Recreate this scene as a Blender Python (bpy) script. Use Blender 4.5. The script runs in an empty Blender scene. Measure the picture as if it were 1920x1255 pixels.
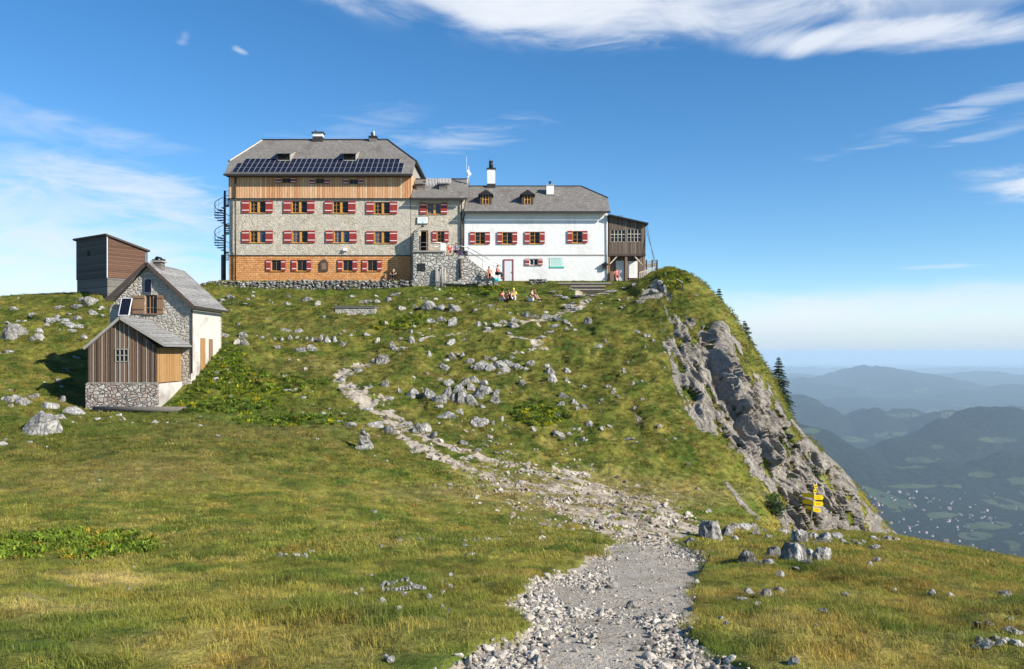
import bpy, bmesh, math, random
import numpy as np
from mathutils import Vector, Matrix

# ------------------------------------------------------------------ camera, sky, sun, exposure
C = bpy.context.scene.collection
SC = bpy.context.scene
F, CX, HY, EYE = 1600.0, 960.0, 660.0, 1.7     # focal length in photo pixels, centre column, horizon row, eye height
cam_d = bpy.data.cameras.new('camera'); cam = bpy.data.objects.new('camera', cam_d); C.objects.link(cam)
cam.location = (0, 0, EYE); cam.rotation_euler = (math.radians(90), 0, 0)
cam_d.sensor_width = 36; cam_d.lens = F/1920*36; cam_d.shift_y = (HY-627.5)/1920
cam_d.clip_start = 0.1; cam_d.clip_end = 300000
SC.camera = cam
SUNV = Vector((1.6, -.88, 1.02)).normalized()
SUN_EL = math.asin(SUNV.z); SUN_AZ = math.atan2(SUNV.x, SUNV.y)
SC.view_settings.view_transform = 'Standard'; SC.view_settings.look = 'None'
SC.view_settings.exposure = 0.75; SC.view_settings.gamma = 1.0
SC.cycles.use_denoising = True
SC.cycles.max_bounces = 6; SC.cycles.diffuse_bounces = 3; SC.cycles.glossy_bounces = 2
SC.cycles.transmission_bounces = 4; SC.cycles.transparent_max_bounces = 8; SC.cycles.volume_bounces = 1
sd = bpy.data.lights.new('sun', 'SUN'); so = bpy.data.objects.new('sun', sd); C.objects.link(so)
sd.energy = 4.9; sd.angle = math.radians(0.5); sd.color = (1.0, 0.94, 0.84)
so.rotation_euler = SUNV.to_track_quat('Z', 'Y').to_euler()
so.location = (30, -20, 60)

W = bpy.data.worlds.new('World'); SC.world = W; W.use_nodes = True
nt = W.node_tree; nt.nodes.clear()
def N(nt, t, **kw):
    n = nt.nodes.new(t)
    for k, v in kw.items():
        if k.startswith('i_'):
            key = k[2:]
            key = int(key) if key.isdigit() else key
            n.inputs[key].default_value = v
        else: setattr(n, k, v)
    return n
def math_n(nt, op, a, b=None, c=None, clamp=False):
    n = nt.nodes.new('ShaderNodeMath'); n.operation = op; n.use_clamp = clamp
    for i, v in enumerate((a, b, c)):
        if v is None: continue
        if isinstance(v, (int, float)): n.inputs[i].default_value = v
        else: nt.links.new(v, n.inputs[i])
    return n.outputs[0]
def smooth(nt, v, lo, hi, o0=0.0, o1=1.0):
    n = nt.nodes.new('ShaderNodeMapRange'); n.interpolation_type = 'SMOOTHSTEP'
    nt.links.new(v, n.inputs[0]); n.inputs[1].default_value = lo; n.inputs[2].default_value = hi
    n.inputs[3].default_value = o0; n.inputs[4].default_value = o1
    return n.outputs[0]
sky = N(nt, 'ShaderNodeTexSky', sky_type='NISHITA', sun_disc=False, sun_elevation=SUN_EL, sun_rotation=SUN_AZ,
        altitude=1800, air_density=1.0, dust_density=0.4, ozone_density=2.2)
tc = N(nt, 'ShaderNodeTexCoord'); sep = N(nt, 'ShaderNodeSeparateXYZ'); nt.links.new(tc.outputs['Generated'], sep.inputs[0])
az = math_n(nt, 'ARCTAN2', sep.outputs[0], sep.outputs[1]); el = math_n(nt, 'ARCSINE', sep.outputs[2])
cmb = N(nt, 'ShaderNodeCombineXYZ'); nt.links.new(az, cmb.inputs[0]); nt.links.new(el, cmb.inputs[1])
def cnoise(sx, sy, rot, scale, detail=8, rough=0.6, dist=0.0, seed=0.0):
    m = N(nt, 'ShaderNodeMapping'); nt.links.new(cmb.outputs[0], m.inputs[0])
    m.inputs['Rotation'].default_value = (0, 0, rot); m.inputs['Scale'].default_value = (sx, sy, 1); m.inputs['Location'].default_value = (seed, seed, seed)
    n = N(nt, 'ShaderNodeTexNoise'); nt.links.new(m.outputs[0], n.inputs['Vector'])
    n.inputs['Scale'].default_value = scale; n.inputs['Detail'].default_value = detail
    n.inputs['Roughness'].default_value = rough; n.inputs['Distortion'].default_value = dist
    return n.outputs['Fac']
n_wisp = cnoise(1.0, 3.0, -0.12, 6.0, 14, 0.56, 0.7, 3.1)
n_fine = cnoise(1.0, 6.0, -0.35, 12.0, 14, 0.60, 0.8, 7.7)
n_puff = cnoise(1.0, 3.0, 0.15, 9.0, 12, 0.58, 0.6, 1.3)
n_cum = cnoise(1.0, 1.8, 0, 30.0, 12, 0.62, 0.3, 11.3)
def blob(px, py, sx, sy, rot, amp, noise, lo, hi):
    a = math.atan((px-CX)/F); e = math.atan((HY-py)/F*math.cos(a))
    m = N(nt, 'ShaderNodeMapping', vector_type='TEXTURE'); nt.links.new(cmb.outputs[0], m.inputs[0])
    m.inputs['Location'].default_value = (a, e, 0); m.inputs['Rotation'].default_value = (0, 0, math.radians(rot))
    m.inputs['Scale'].default_value = (sx/F, sy/F, 1)
    l = N(nt, 'ShaderNodeVectorMath', operation='LENGTH'); nt.links.new(m.outputs[0], l.inputs[0])
    g = smooth(nt, l.outputs['Value'], 1.0, 0.0)
    t = math_n(nt, 'ADD', math_n(nt, 'MULTIPLY', math_n(nt, 'SUBTRACT', g, 1.0), 0.42), noise)
    s = math_n(nt, 'MULTIPLY', smooth(nt, t, lo, hi), smooth(nt, g, 0.02, 0.35))
    return math_n(nt, 'MULTIPLY', s, amp)
blobs = [
 (1120, -50, 800, 185, -4, .80, n_wisp, .08, .58), (1280, 25, 540, 95, -2, .6, n_wisp, .12, .6), (760, -20, 460, 80, -8, .75, n_wisp, .12, .6), (1050, 30, 360, 80, -6, .5, n_fine, .1, .6),
 (1660, 70, 620, 40, -3.5, .85, n_wisp, .10, .52), (1800, -20, 420, 90, 0, .35, n_wisp, .2, .65),
 (60, 225, 420, 55, -10, .40, n_wisp, .22, .62), (260, 268, 260, 40, -6, .28, n_wisp, .25, .6),
 (-60, 480, 720, 290, -8, .74, n_puff, .06, .62), (330, 380, 330, 80, -12, .35, n_fine, .22, .62), (200, 330, 320, 80, -10, .35, n_fine, .22, .62),
 (870, 258, 260, 50, 8, .40, n_fine, .22, .6), (660, 240, 300, 50, 14, .20, n_fine, .2, .65),
 (1830, 200, 380, 40, 14, .40, n_fine, .2, .6), (1900, 235, 230, 26, 10, .30, n_fine, .2, .6),
 (1930, 352, 230, 52, -6, .85, n_puff, .18, .52), (447, 93, 26, 12, -18, .45, n_fine, .2, .55), (345, 72, 30, 22, 60, .28, n_fine, .25, .6),
 (1650, 602, 1500, 88, 0, .74, n_puff, .06, .60), (1500, 618, 420, 34, 0, .35, n_cum, .30, .50), (1850, 560, 900, 40, 0, .4, n_wisp, .1, .6),
 (1400, 680, 2500, 50, 0, .55, n_puff, .0, .3), (300, 560, 1200, 120, 0, .4, n_puff, .05, .5),
 (1760, 500, 110, 7, 0, .3, n_fine, .2, .5),
]
cloud = None
for b in blobs:
    v = blob(*b)
    cloud = v if cloud is None else math_n(nt, 'SUBTRACT', math_n(nt, 'ADD', cloud, v), math_n(nt, 'MULTIPLY', cloud, v), clamp=True)
hs = N(nt, 'ShaderNodeHueSaturation'); hs.inputs['Saturation'].default_value = 1.22; hs.inputs['Value'].default_value = 1.0
nt.links.new(sky.outputs[0], hs.inputs['Color'])
grad = N(nt, 'ShaderNodeMix', data_type='RGBA', blend_type='MULTIPLY'); grad.inputs[0].default_value = 1.0
cr = N(nt, 'ShaderNodeValToRGB'); nt.links.new(math_n(nt, 'MULTIPLY', el, 1.0), cr.inputs[0])
cr.color_ramp.elements[0].position = 0.0; cr.color_ramp.elements[0].color = (.96, 1.02, 1.06, 1)
cr.color_ramp.elements[1].position = 0.42; cr.color_ramp.elements[1].color = (.70, .98, 1.05, 1)
nt.links.new(hs.outputs[0], grad.inputs[6]); nt.links.new(cr.outputs[0], grad.inputs[7])
mixc = N(nt, 'ShaderNodeMix', data_type='RGBA'); nt.links.new(cloud, mixc.inputs[0]); nt.links.new(grad.outputs[2], mixc.inputs[6])
mixc.inputs[7].default_value = (5.5, 5.8, 6.3, 1)
bg = N(nt, 'ShaderNodeBackground'); bg.inputs['Strength'].default_value = 0.095
hzn = N(nt, 'ShaderNodeMix', data_type='RGBA'); nt.links.new(smooth(nt, el, 0.045, -0.004, 0, .9), hzn.inputs[0]); nt.links.new(mixc.outputs[2], hzn.inputs[6]); hzn.inputs[7].default_value = (3.5, 4.4, 5.3, 1)
nt.links.new(hzn.outputs[2], bg.inputs['Color'])
wo = N(nt, 'ShaderNodeOutputWorld'); nt.links.new(bg.outputs[0], wo.inputs[0])

# ------------------------------------------------------------------ numpy helpers
_r = np.random.RandomState(5)
_perm = _r.permutation(256); _perm = np.concatenate([_perm, _perm, _perm])
_g2 = np.stack([np.cos(np.arange(256)*2.399), np.sin(np.arange(256)*2.399)], 1)
def noise2(x, y, seed=0):
    x = np.asarray(x, float) + seed*17.31; y = np.asarray(y, float) + seed*9.17
    xi = np.floor(x).astype(int); yi = np.floor(y).astype(int); xf = x-xi; yf = y-yi
    u = xf*xf*xf*(xf*(xf*6-15)+10); v = yf*yf*yf*(yf*(yf*6-15)+10)
    def g(ix, iy, dx, dy):
        h = _perm[_perm[ix & 255] + (iy & 255)]
        return _g2[h, 0]*dx + _g2[h, 1]*dy
    a = g(xi, yi, xf, yf); b = g(xi+1, yi, xf-1, yf); c = g(xi, yi+1, xf, yf-1); d = g(xi+1, yi+1, xf-1, yf-1)
    return ((a*(1-u)+b*u)*(1-v) + (c*(1-u)+d*u)*v)*1.5
def fbm(x, y, o=4, seed=0, rough=.5):
    s = 0; a = 1; t = 0
    for i in range(o):
        s = s + a*noise2(x*2**i, y*2**i, seed+i*3); t += a; a *= rough
    return s/t
def sstep(a, b, x):
    t = np.clip((x-a)/(b-a), 0, 1); return t*t*(3-2*t)
def poly_sd(px, py, poly):
    """signed distance in the units of px: positive inside"""
    P = np.array(poly, float); sh = px.shape; x = px.ravel(); y = py.ravel()
    d = np.full(x.shape, 1e9); ins = np.zeros(x.shape, bool)
    n = len(P)
    for i in range(n):
        a = P[i]; b = P[(i+1) % n]; e = b-a
        t = np.clip(((x-a[0])*e[0]+(y-a[1])*e[1])/(e@e), 0, 1)
        d = np.minimum(d, np.hypot(x-a[0]-t*e[0], y-a[1]-t*e[1]))
        c = ((a[1] > y) != (b[1] > y)) & (x < (b[0]-a[0])*(y-a[1])/((b[1]-a[1]) if b[1] != a[1] else 1e-9)+a[0])
        ins ^= c
    return np.where(ins, d, -d).reshape(sh)
def line_d(px, py, pts):
    """distance to a polyline; pts (x,y,halfwidth) -> halfwidth - distance"""
    out = np.full(px.shape, -1e9)
    for a, b in zip(pts[:-1], pts[1:]):
        e = np.array([b[0]-a[0], b[1]-a[1]], float)
        t = np.clip(((px-a[0])*e[0]+(py-a[1])*e[1])/(e@e), 0, 1)
        out = np.maximum(out, a[2]+(b[2]-a[2])*t - np.hypot(px-a[0]-t*e[0], py-a[1]-t*e[1]))
    return out
def box_smooth(v, n):
    if n < 2: return v
    k = np.ones(n)/n; p = np.pad(v, (n, n), 'edge')
    return np.convolve(np.convolve(p, k, 'same'), k, 'same')[n:-n]

# ------------------------------------------------------------------ object helpers
def tag(o, label=None, cat=None, group=None, kind=None):
    if label: o['label'] = label
    if cat: o['category'] = cat
    if group: o['group'] = group
    if kind: o['kind'] = kind
    return o
def thing(name, label, cat, loc=(0, 0, 0), rz=0, group=None):
    o = bpy.data.objects.new(name, None); C.objects.link(o); o.location = loc; o.rotation_euler = (0, 0, rz)
    o.empty_display_size = .2
    return tag(o, label, cat, group)
def wloc(o):
    v = Vector((0, 0, 0))
    while o is not None: v += o.location; o = o.parent
    return v
class MB:
    """collects shapes given in world (or local) coordinates with material slots"""
    def __init__(s): s.bm = bmesh.new(); s.mats = []
    def slot(s, m):
        if m not in s.mats: s.mats.append(m)
        return s.mats.index(m)
    def face(s, pts, m, smooth=False):
        f = s.bm.faces.new([s.bm.verts.new(p) for p in pts]); f.material_index = s.slot(m); f.smooth = smooth; return f
    def box(s, x0, x1, y0, y1, z0, z1, m, M=None, bev=0):
        vs = [Vector((x, y, z)) for z in (z0, z1) for y in (y0, y1) for x in (x0, x1)]
        if M is not None: vs = [M @ v for v in vs]
        v = [s.bm.verts.new(p) for p in vs]; k = s.slot(m)
        fs = [s.bm.faces.new([v[i] for i in q]) for q in ((0, 2, 3, 1), (4, 5, 7, 6), (0, 1, 5, 4), (2, 6, 7, 3), (0, 4, 6, 2), (1, 3, 7, 5))]
        for f in fs: f.material_index = k
        if bev: bmesh.ops.bevel(s.bm, geom=list({e for f in fs for e in f.edges}), offset=bev, segments=1, affect='EDGES', profile=.5)
        return s
    def beam(s, a, b, w, h, m, up=(0, 0, 1)):
        a = Vector(a); b = Vector(b); d = (b-a); L = d.length; d.normalize(); u = Vector(up)
        if abs(d.dot(u)) > .98: u = Vector((0, 1, 0))
        x = d.cross(u).normalized(); z = x.cross(d).normalized()
        M = Matrix.Translation(a) @ Matrix((x, d, z)).transposed().to_4x4()
        return s.box(-w/2, w/2, 0, L, -h/2, h/2, m, M)
    def tube(s, a, b, r0, r1, m, n=8, cap=True):
        a = Vector(a); b = Vector(b); d = (b-a).normalized(); u = Vector((0, 0, 1)) if abs(d.z) < .9 else Vector((1, 0, 0))
        x = d.cross(u).normalized(); z = d.cross(x).normalized(); k = s.slot(m)
        A = [s.bm.verts.new(a + (x*math.cos(t)+z*math.sin(t))*r0) for t in [2*math.pi*i/n for i in range(n)]]
        B = [s.bm.verts.new(b + (x*math.cos(t)+z*math.sin(t))*r1) for t in [2*math.pi*i/n for i in range(n)]]
        for i in range(n):
            f = s.bm.faces.new((A[i], B[i], B[(i+1) % n], A[(i+1) % n])); f.smooth = True; f.material_index = k
        if cap:
            f = s.bm.faces.new(A); f.material_index = k; f = s.bm.faces.new(B[::-1]); f.material_index = k
        return s
    def prism(s, pts, off, m):
        """closed solid between polygon pts and pts+off"""
        off = Vector(off); a = [s.bm.verts.new(p) for p in pts]; b = [s.bm.verts.new(Vector(p)+off) for p in pts]; k = s.slot(m); n = len(pts)
        fs = [s.bm.faces.new(a), s.bm.faces.new(b[::-1])]+[s.bm.faces.new((a[i], b[i], b[(i+1) % n], a[(i+1) % n])) for i in range(n)]
        for f in fs: f.material_index = k
        return s
    def build(s, name, parent=None, shift=True):
        bmesh.ops.recalc_face_normals(s.bm, faces=s.bm.faces[:])
        if parent is not None and shift: bmesh.ops.translate(s.bm, verts=s.bm.verts[:], vec=-wloc(parent))
        me = bpy.data.meshes.new(name); s.bm.to_mesh(me); s.bm.free()
        for m in s.mats: me.materials.append(m)
        o = bpy.data.objects.new(name, me); C.objects.link(o)
        if parent is not None: o.parent = parent
        return o
def copy_tree(o, parent=None):
    c = o.copy(); C.objects.link(c); c.parent = parent
    for ch in list(o.children): copy_tree(ch, c)
    return c
def np_mesh(name, V, Fc, mat, attrs=None, smooth=True):
    me = bpy.data.meshes.new(name)
    k = Fc.shape[1]
    me.vertices.add(len(V)); me.vertices.foreach_set('co', V.astype(np.float32).ravel())
    me.loops.add(Fc.size); me.loops.foreach_set('vertex_index', Fc.astype(np.int32).ravel())
    me.polygons.add(len(Fc)); me.polygons.foreach_set('loop_start', (np.arange(len(Fc))*k).astype(np.int32))
    me.polygons.foreach_set('use_smooth', np.full(len(Fc), smooth))
    me.update(calc_edges=True)
    for nme, arr in (attrs or {}).items():
        if arr.ndim == 1:
            a = me.attributes.new(nme, 'FLOAT', 'POINT'); a.data.foreach_set('value', arr.astype(np.float32))
        else:
            a = me.attributes.new(nme, 'FLOAT_COLOR', 'POINT')
            c = np.ones((len(arr), 4), np.float32); c[:, :3] = arr; a.data.foreach_set('color', c.ravel())
    if mat: me.materials.append(mat)
    o = bpy.data.objects.new(name, me); C.objects.link(o)
    return o

# ------------------------------------------------------------------ materials
def new_mat(name, rough=.85, spec=.25):
    m = bpy.data.materials.new(name); m.use_nodes = True
    b = m.node_tree.nodes['Principled BSDF']; b.inputs['Roughness'].default_value = rough
    b.inputs['Specular IOR Level'].default_value = spec
    return m, m.node_tree, b
def mix(nt, fac, a, b, mode='MIX'):
    n = nt.nodes.new('ShaderNodeMix'); n.data_type = 'RGBA'; n.blend_type = mode
    for k, v in ((0, fac), (6, a), (7, b)):
        if isinstance(v, (int, float)): n.inputs[k].default_value = v
        elif isinstance(v, tuple): n.inputs[k].default_value = v if len(v) == 4 else v+(1,)
        else: nt.links.new(v, n.inputs[k])
    return n.outputs[2]
def coords(nt, scale=(1, 1, 1), kind='Object', rot=(0, 0, 0)):
    t = nt.nodes.new('ShaderNodeTexCoord'); m = nt.nodes.new('ShaderNodeMapping'); m.inputs['Scale'].default_value = scale
    m.inputs['Rotation'].default_value = rot
    nt.links.new(t.outputs[kind], m.inputs[0]); return m.outputs[0]
def wcoords(nt, scale=(1, 1, 1)):
    t = nt.nodes.new('ShaderNodeNewGeometry'); m = nt.nodes.new('ShaderNodeMapping'); m.inputs['Scale'].default_value = scale
    nt.links.new(t.outputs['Position'], m.inputs[0]); return m.outputs[0]
def noise(nt, vec, scale, detail=5, rough=.55, dist=0.):
    n = nt.nodes.new('ShaderNodeTexNoise'); nt.links.new(vec, n.inputs['Vector'])
    n.inputs['Scale'].default_value = scale; n.inputs['Detail'].default_value = detail; n.inputs['Roughness'].default_value = rough
    n.inputs['Distortion'].default_value = dist
    return n.outputs['Fac']
def voro(nt, vec, scale, feature='F1', out='Distance', rand=1.0):
    n = nt.nodes.new('ShaderNodeTexVoronoi'); n.feature = feature; nt.links.new(vec, n.inputs['Vector'])
    n.inputs['Scale'].default_value = scale; n.inputs['Randomness'].default_value = rand
    return n.outputs[out]
def bump(nt, b, h, dist, strength=1.0, prev=None):
    n = nt.nodes.new('ShaderNodeBump'); n.inputs['Distance'].default_value = dist; n.inputs['Strength'].default_value = strength
    nt.links.new(h, n.inputs['Height'])
    if prev is not None: nt.links.new(prev, n.inputs['Normal'])
    if b is not None: nt.links.new(n.outputs[0], b.inputs['Normal'])
    return n.outputs[0]
def attr(nt, name, typ='GEOMETRY'):
    n = nt.nodes.new('ShaderNodeAttribute'); n.attribute_type = typ; n.attribute_name = name; return n
def flat(name, col, rough=.7, var=.12, scale=6, metallic=0, spec=.3):
    m, t, b = new_mat(name, rough, spec); v = coords(t)
    n = noise(t, v, scale, 4, .6)
    t.links.new(mix(t, n, tuple(c*(1-var) for c in col), tuple(min(1, c*(1+var)) for c in col)), b.inputs['Base Color'])
    b.inputs['Metallic'].default_value = metallic
    return m
def limestone(name, light, dark, tint, sc=1.0):
    m, t, b = new_mat(name, .92, .15)
    v = wcoords(t); n1 = noise(t, v, .9*sc, 7, .65, .6); n2 = noise(t, v, 6*sc, 6, .6); n3 = noise(t, wcoords(t, (1, 1, .35)), 2.2*sc, 6, .7, 1.2)
    c = mix(t, smooth(t, n1, .35, .65), dark, light)
    c = mix(t, smooth(t, n3, .56, .66), c, tint)
    c = mix(t, smooth(t, n2, .38, .62, 1, 0), c, (.55, .55, .55), 'MULTIPLY')
    cr = voro(t, wcoords(t, (1, 1, .6)), 1.6*sc, 'DISTANCE_TO_EDGE')
    c = mix(t, smooth(t, cr, 0, .05, .7, 0), c, (.06, .055, .05))
    c = mix(t, smooth(t, noise(t, wcoords(t, (1, 1, .3)), 5*sc, 6, .7, .8), .56, .66, 0, .75), c, (.10, .095, .085))
    t.links.new(c, b.inputs['Base Color'])
    h = math_n(t, 'ADD', n2, math_n(t, 'MULTIPLY', n3, 1.5)); bump(t, b, h, .13)
    return m
M = {}
M['rock'] = limestone('limestone', (.54, .515, .47), (.24, .23, .21), (.66, .635, .59))
M['rock_white'] = limestone('pale_limestone', (.66, .64, .60), (.36, .35, .325), (.64, .62, .58), 1.6)
M['rock_grey'] = limestone('grey_limestone', (.40, .38, .35), (.16, .15, .14), (.56, .54, .50), 1.2)
def planks(name, cols, width=.15, vertical=True, dark=.35, rough=.85, tone=None):
    """timber boards: a colour for each board, grain along it, dark joint between"""
    m, t, b = new_mat(name, rough, .2)
    tcn = t.nodes.new('ShaderNodeTexCoord'); sp = t.nodes.new('ShaderNodeSeparateXYZ'); t.links.new(tcn.outputs['Object'], sp.inputs[0])
    u = math_n(t, 'ADD', sp.outputs[0], sp.outputs[1]) if vertical else sp.outputs[2]
    w = math_n(t, 'DIVIDE', u, width); fl = math_n(t, 'FLOOR', w); fr = math_n(t, 'FRACT', w)
    wn = t.nodes.new('ShaderNodeTexWhiteNoise'); wn.noise_dimensions = '1D'; t.links.new(fl, wn.inputs['W'])
    r = t.nodes.new('ShaderNodeValToRGB'); t.links.new(wn.outputs['Value'], r.inputs[0])
    while len(r.color_ramp.elements) < len(cols): r.color_ramp.elements.new(.5)
    for i, c in enumerate(cols):
        r.color_ramp.elements[i].position = i/(len(cols)-1); r.color_ramp.elements[i].color = c+(1,)
    sc = (14, 14, .8) if vertical else (.8, .8, 14)
    g = noise(t, coords(t, sc), 3, 5, .6)
    c = mix(t, smooth(t, g, .3, .7), mix(t, 1.0, r.outputs[0], (.62, .60, .58), 'MULTIPLY'), r.outputs[0])
    if tone: c = mix(t, smooth(t, noise(t, coords(t), .6, 4), .45, .62), c, tone)
    e = math_n(t, 'MINIMUM', fr, math_n(t, 'SUBTRACT', 1.0, fr))
    c = mix(t, smooth(t, e, .03, .09, dark, 0), c, (.02, .016, .012))
    t.links.new(c, b.inputs['Base Color']); bump(t, b, math_n(t, 'ADD', smooth(t, e, .02, .1), math_n(t, 'MULTIPLY', g, .2)), .02)
    return m
M['larch'] = planks('larch_boards', [(.68, .37, .19), (.78, .47, .26), (.60, .28, .12), (.86, .60, .38)], .235, True, .75)
M['old_boards'] = planks('old_boards', [(.15, .09, .06), (.24, .16, .11), (.19, .095, .055), (.24, .18, .135), (.10, .065, .05)], .13, True, .85)
M['annex_boards'] = planks('annex_boards', [(.14, .10, .075), (.22, .165, .12), (.11, .08, .06), (.28, .23, .185)], .18, True, .8)
M['orange_boards'] = planks('orange_boards', [(.42, .23, .09), (.50, .30, .13), (.34, .17, .06)], .16, True, .7)
M['dark_boards'] = planks('dark_boards', [(.085, .08, .075), (.13, .12, .11), (.07, .06, .055)], .2, False, .7)
M['red_boards'] = planks('reddish_boards', [(.13, .07, .05), (.18, .10, .065), (.10, .055, .04)], .17, False, .7)
M['concrete_boards'] = planks('weathered_base', [(.16, .15, .13), (.20, .185, .165), (.14, .13, .12)], .6, False, .3)
def shingles(name, a, b_, mortar, w, h, rough=.9, dirt=(.12, .10, .085)):
    m, t, b = new_mat(name, rough, .2)
    tcn = t.nodes.new('ShaderNodeTexCoord'); sp = t.nodes.new('ShaderNodeSeparateXYZ'); t.links.new(tcn.outputs['Object'], sp.inputs[0])
    cb = t.nodes.new('ShaderNodeCombineXYZ')
    t.links.new(math_n(t, 'ADD', sp.outputs[0], math_n(t, 'MULTIPLY', sp.outputs[1], .02)), cb.inputs[0]); t.links.new(sp.outputs[2], cb.inputs[1])
    br = t.nodes.new('ShaderNodeTexBrick'); t.links.new(cb.outputs[0], br.inputs['Vector'])
    br.inputs['Color1'].default_value = a+(1,); br.inputs['Color2'].default_value = b_+(1,); br.inputs['Mortar'].default_value = mortar+(1,)
    br.inputs['Scale'].default_value = 1; br.inputs['Mortar Size'].default_value = .012; br.inputs['Brick Width'].default_value = w; br.inputs['Row Height'].default_value = h
    n = noise(t, coords(t), 9, 6, .7); n2 = noise(t, coords(t, (1, 1, .4)), .7, 5, .6)
    nb = noise(t, coords(t), 3.2, 5, .75)
    c = mix(t, smooth(t, n, .35, .65, .6, 0), br.outputs['Color'], tuple(x*.45 for x in a)); c = mix(t, smooth(t, nb, .52, .68, 0, .45), c, tuple(min(1, x*1.5) for x in b_))
    c = mix(t, smooth(t, n2, .52, .72, 0, .7), c, dirt)
    t.links.new(c, b.inputs['Base Color']); bump(t, b, math_n(t, 'SUBTRACT', n, math_n(t, 'MULTIPLY', br.outputs['Fac'], .8)), .03)
    return m
M['roof'] = shingles('grey_wood_shingles', (.22, .20, .178), (.31, .287, .257), (.09, .085, .08), .16, .11)
M['roof_small'] = shingles('weathered_roof', (.27, .26, .25), (.35, .34, .325), (.10, .10, .095), .2, .13)
M['wall_shingle'] = shingles('orange_larch_shingles', (.64, .27, .09), (.76, .40, .17), (.24, .08, .03), .34, .19, .85, (.52, .21, .07))
def rubble(name, mortar, stone_a, stone_b, sc, edge=.06, bd=.06, cover=0.):
    m, t, b = new_mat(name, .93, .15)
    v = coords(t); wv = t.nodes.new('ShaderNodeVectorMath'); wv.operation = 'ADD'; t.links.new(v, wv.inputs[0])
    nn = t.nodes.new('ShaderNodeTexNoise'); nn.inputs['Scale'].default_value = 2.5; t.links.new(v, nn.inputs['Vector'])
    sc_ = t.nodes.new('ShaderNodeVectorMath'); sc_.operation = 'SCALE'; sc_.inputs['Scale'].default_value = .22; t.links.new(nn.outputs['Color'], sc_.inputs[0])
    t.links.new(sc_.outputs[0], wv.inputs[1]); mp = t.nodes.new('ShaderNodeMapping'); mp.inputs['Scale'].default_value = (1, 1, 1.5); t.links.new(wv.outputs[0], mp.inputs[0])
    d = voro(t, mp.outputs[0], sc, 'DISTANCE_TO_EDGE'); cc = voro(t, mp.outputs[0], sc, 'F1', 'Color')
    s3 = t.nodes.new('ShaderNodeSeparateColor'); t.links.new(cc, s3.inputs[0])
    st = mix(t, s3.outputs[0], stone_a, stone_b); n = noise(t, v, 14, 6, .65)
    st = mix(t, smooth(t, n, .35, .65, .4, 0), st, tuple(x*.5 for x in stone_a))
    f = smooth(t, d, edge*.4, edge)
    if cover: f = math_n(t, 'MULTIPLY', f, smooth(t, noise(t, v, 1.1, 4, .6), .5-cover*.15, .62))
    c = mix(t, f, mix(t, smooth(t, n, .3, .7), tuple(x*.86 for x in mortar), mortar), st)
    t.links.new(c, b.inputs['Base Color']); bump(t, b, math_n(t, 'ADD', smooth(t, d, 0, edge*2.2), math_n(t, 'MULTIPLY', n, .5)), bd)
    return m
M['_unused'] = rubble('rubble_in_mortar', (.60, .545, .45), (.46, .41, .34), (.66, .61, .52), 3.0, .09, .06, .5)
m, t, b = new_mat('rough_render', .95, .12); v = coords(t)
a1 = noise(t, v, 2.4, 8, .72, 1.4); a2 = noise(t, coords(t, (1, 1, 1.6)), 6.5, 6, .7, .8); a3 = noise(t, v, .45, 5, .6)
c = mix(t, smooth(t, a1, .38, .62), (.42, .36, .275), (.65, .575, .455)); c = mix(t, smooth(t, a3, .42, .62, 0, .45), c, (.50, .465, .40))
c = mix(t, smooth(t, a2, .60, .70, 0, .55), c, (.70, .66, .58)); c = mix(t, smooth(t, a2, .33, .42, .8, 0), c, (.17, .15, .12))
t.links.new(c, b.inputs['Base Color']); bump(t, b, math_n(t, 'ADD', a1, a2), .10); M['stone_render'] = m
M['hut_stone'] = rubble('hut_rubble', (.42, .385, .33), (.30, .27, .23), (.48, .445, .39), 3.4, .10, .05, .5)
M['base_stone'] = rubble('rounded_base_stones', (.20, .18, .16), (.36, .27, .22), (.58, .55, .50), 3.6, .07, .08)
M['stair_stone'] = rubble('stair_rubble', (.30, .27, .23), (.36, .34, .30), (.60, .57, .52), 2.4, .08, .09)
def plaster(name, col, dirtc, amt=.4, bd=.015):
    m, t, b = new_mat(name, .9, .2); v = coords(t)
    n = noise(t, v, .7, 6, .62, .4); n2 = noise(t, coords(t, (1, 1, .15)), 2.2, 5, .6); n3 = noise(t, v, 2.5, 4, .5)
    c = mix(t, smooth(t, n, .48, .78, 0, amt), col, dirtc); c = mix(t, smooth(t, n2, .60, .8, 0, amt), c, tuple(x*.8 for x in dirtc))
    t.links.new(c, b.inputs['Base Color']); bump(t, b, n3, bd); return m
M['white'] = plaster('white_plaster', (.72, .71, .68), (.50, .48, .44), .6, .02)
M['hut_white'] = plaster('worn_white_plaster', (.50, .475, .43), (.24, .21, .175), 1.0, .025)
M['red'] = flat('red_shutter_paint', (.27, .030, .025), .6, .2, 3)
M['white_paint'] = flat('white_paint', (.78, .74, .70), .6, .05)
M['ochre'] = flat('ochre_wood', (.52, .25, .045), .6, .2, 8)
M['dark_wood'] = flat('dark_brown_wood', (.07, .05, .04), .8, .3, 8)
M['grey_wood'] = flat('grey_wood', (.30, .275, .24), .9, .35, 7)
M['pale_wood'] = flat('pale_wood', (.58, .50, .38), .85, .2, 7)
M['brown_wood'] = flat('brown_wood', (.22, .13, .075), .85, .3, 7)
M['metal'] = flat('dark_blue_metal', (.025, .04, .055), .45, .2, 5, .3)
M['gutter'] = flat('dark_gutter', (.05, .042, .038), .5, .2, 5, .3)
M['galv'] = flat('galvanised_steel', (.45, .46, .47), .45, .12, 5, .6)
M['white_metal'] = flat('white_metal', (.75, .76, .78), .5, .05)
M['door_grey'] = flat('pale_grey_door', (.60, .62, .64), .6, .06)
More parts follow.
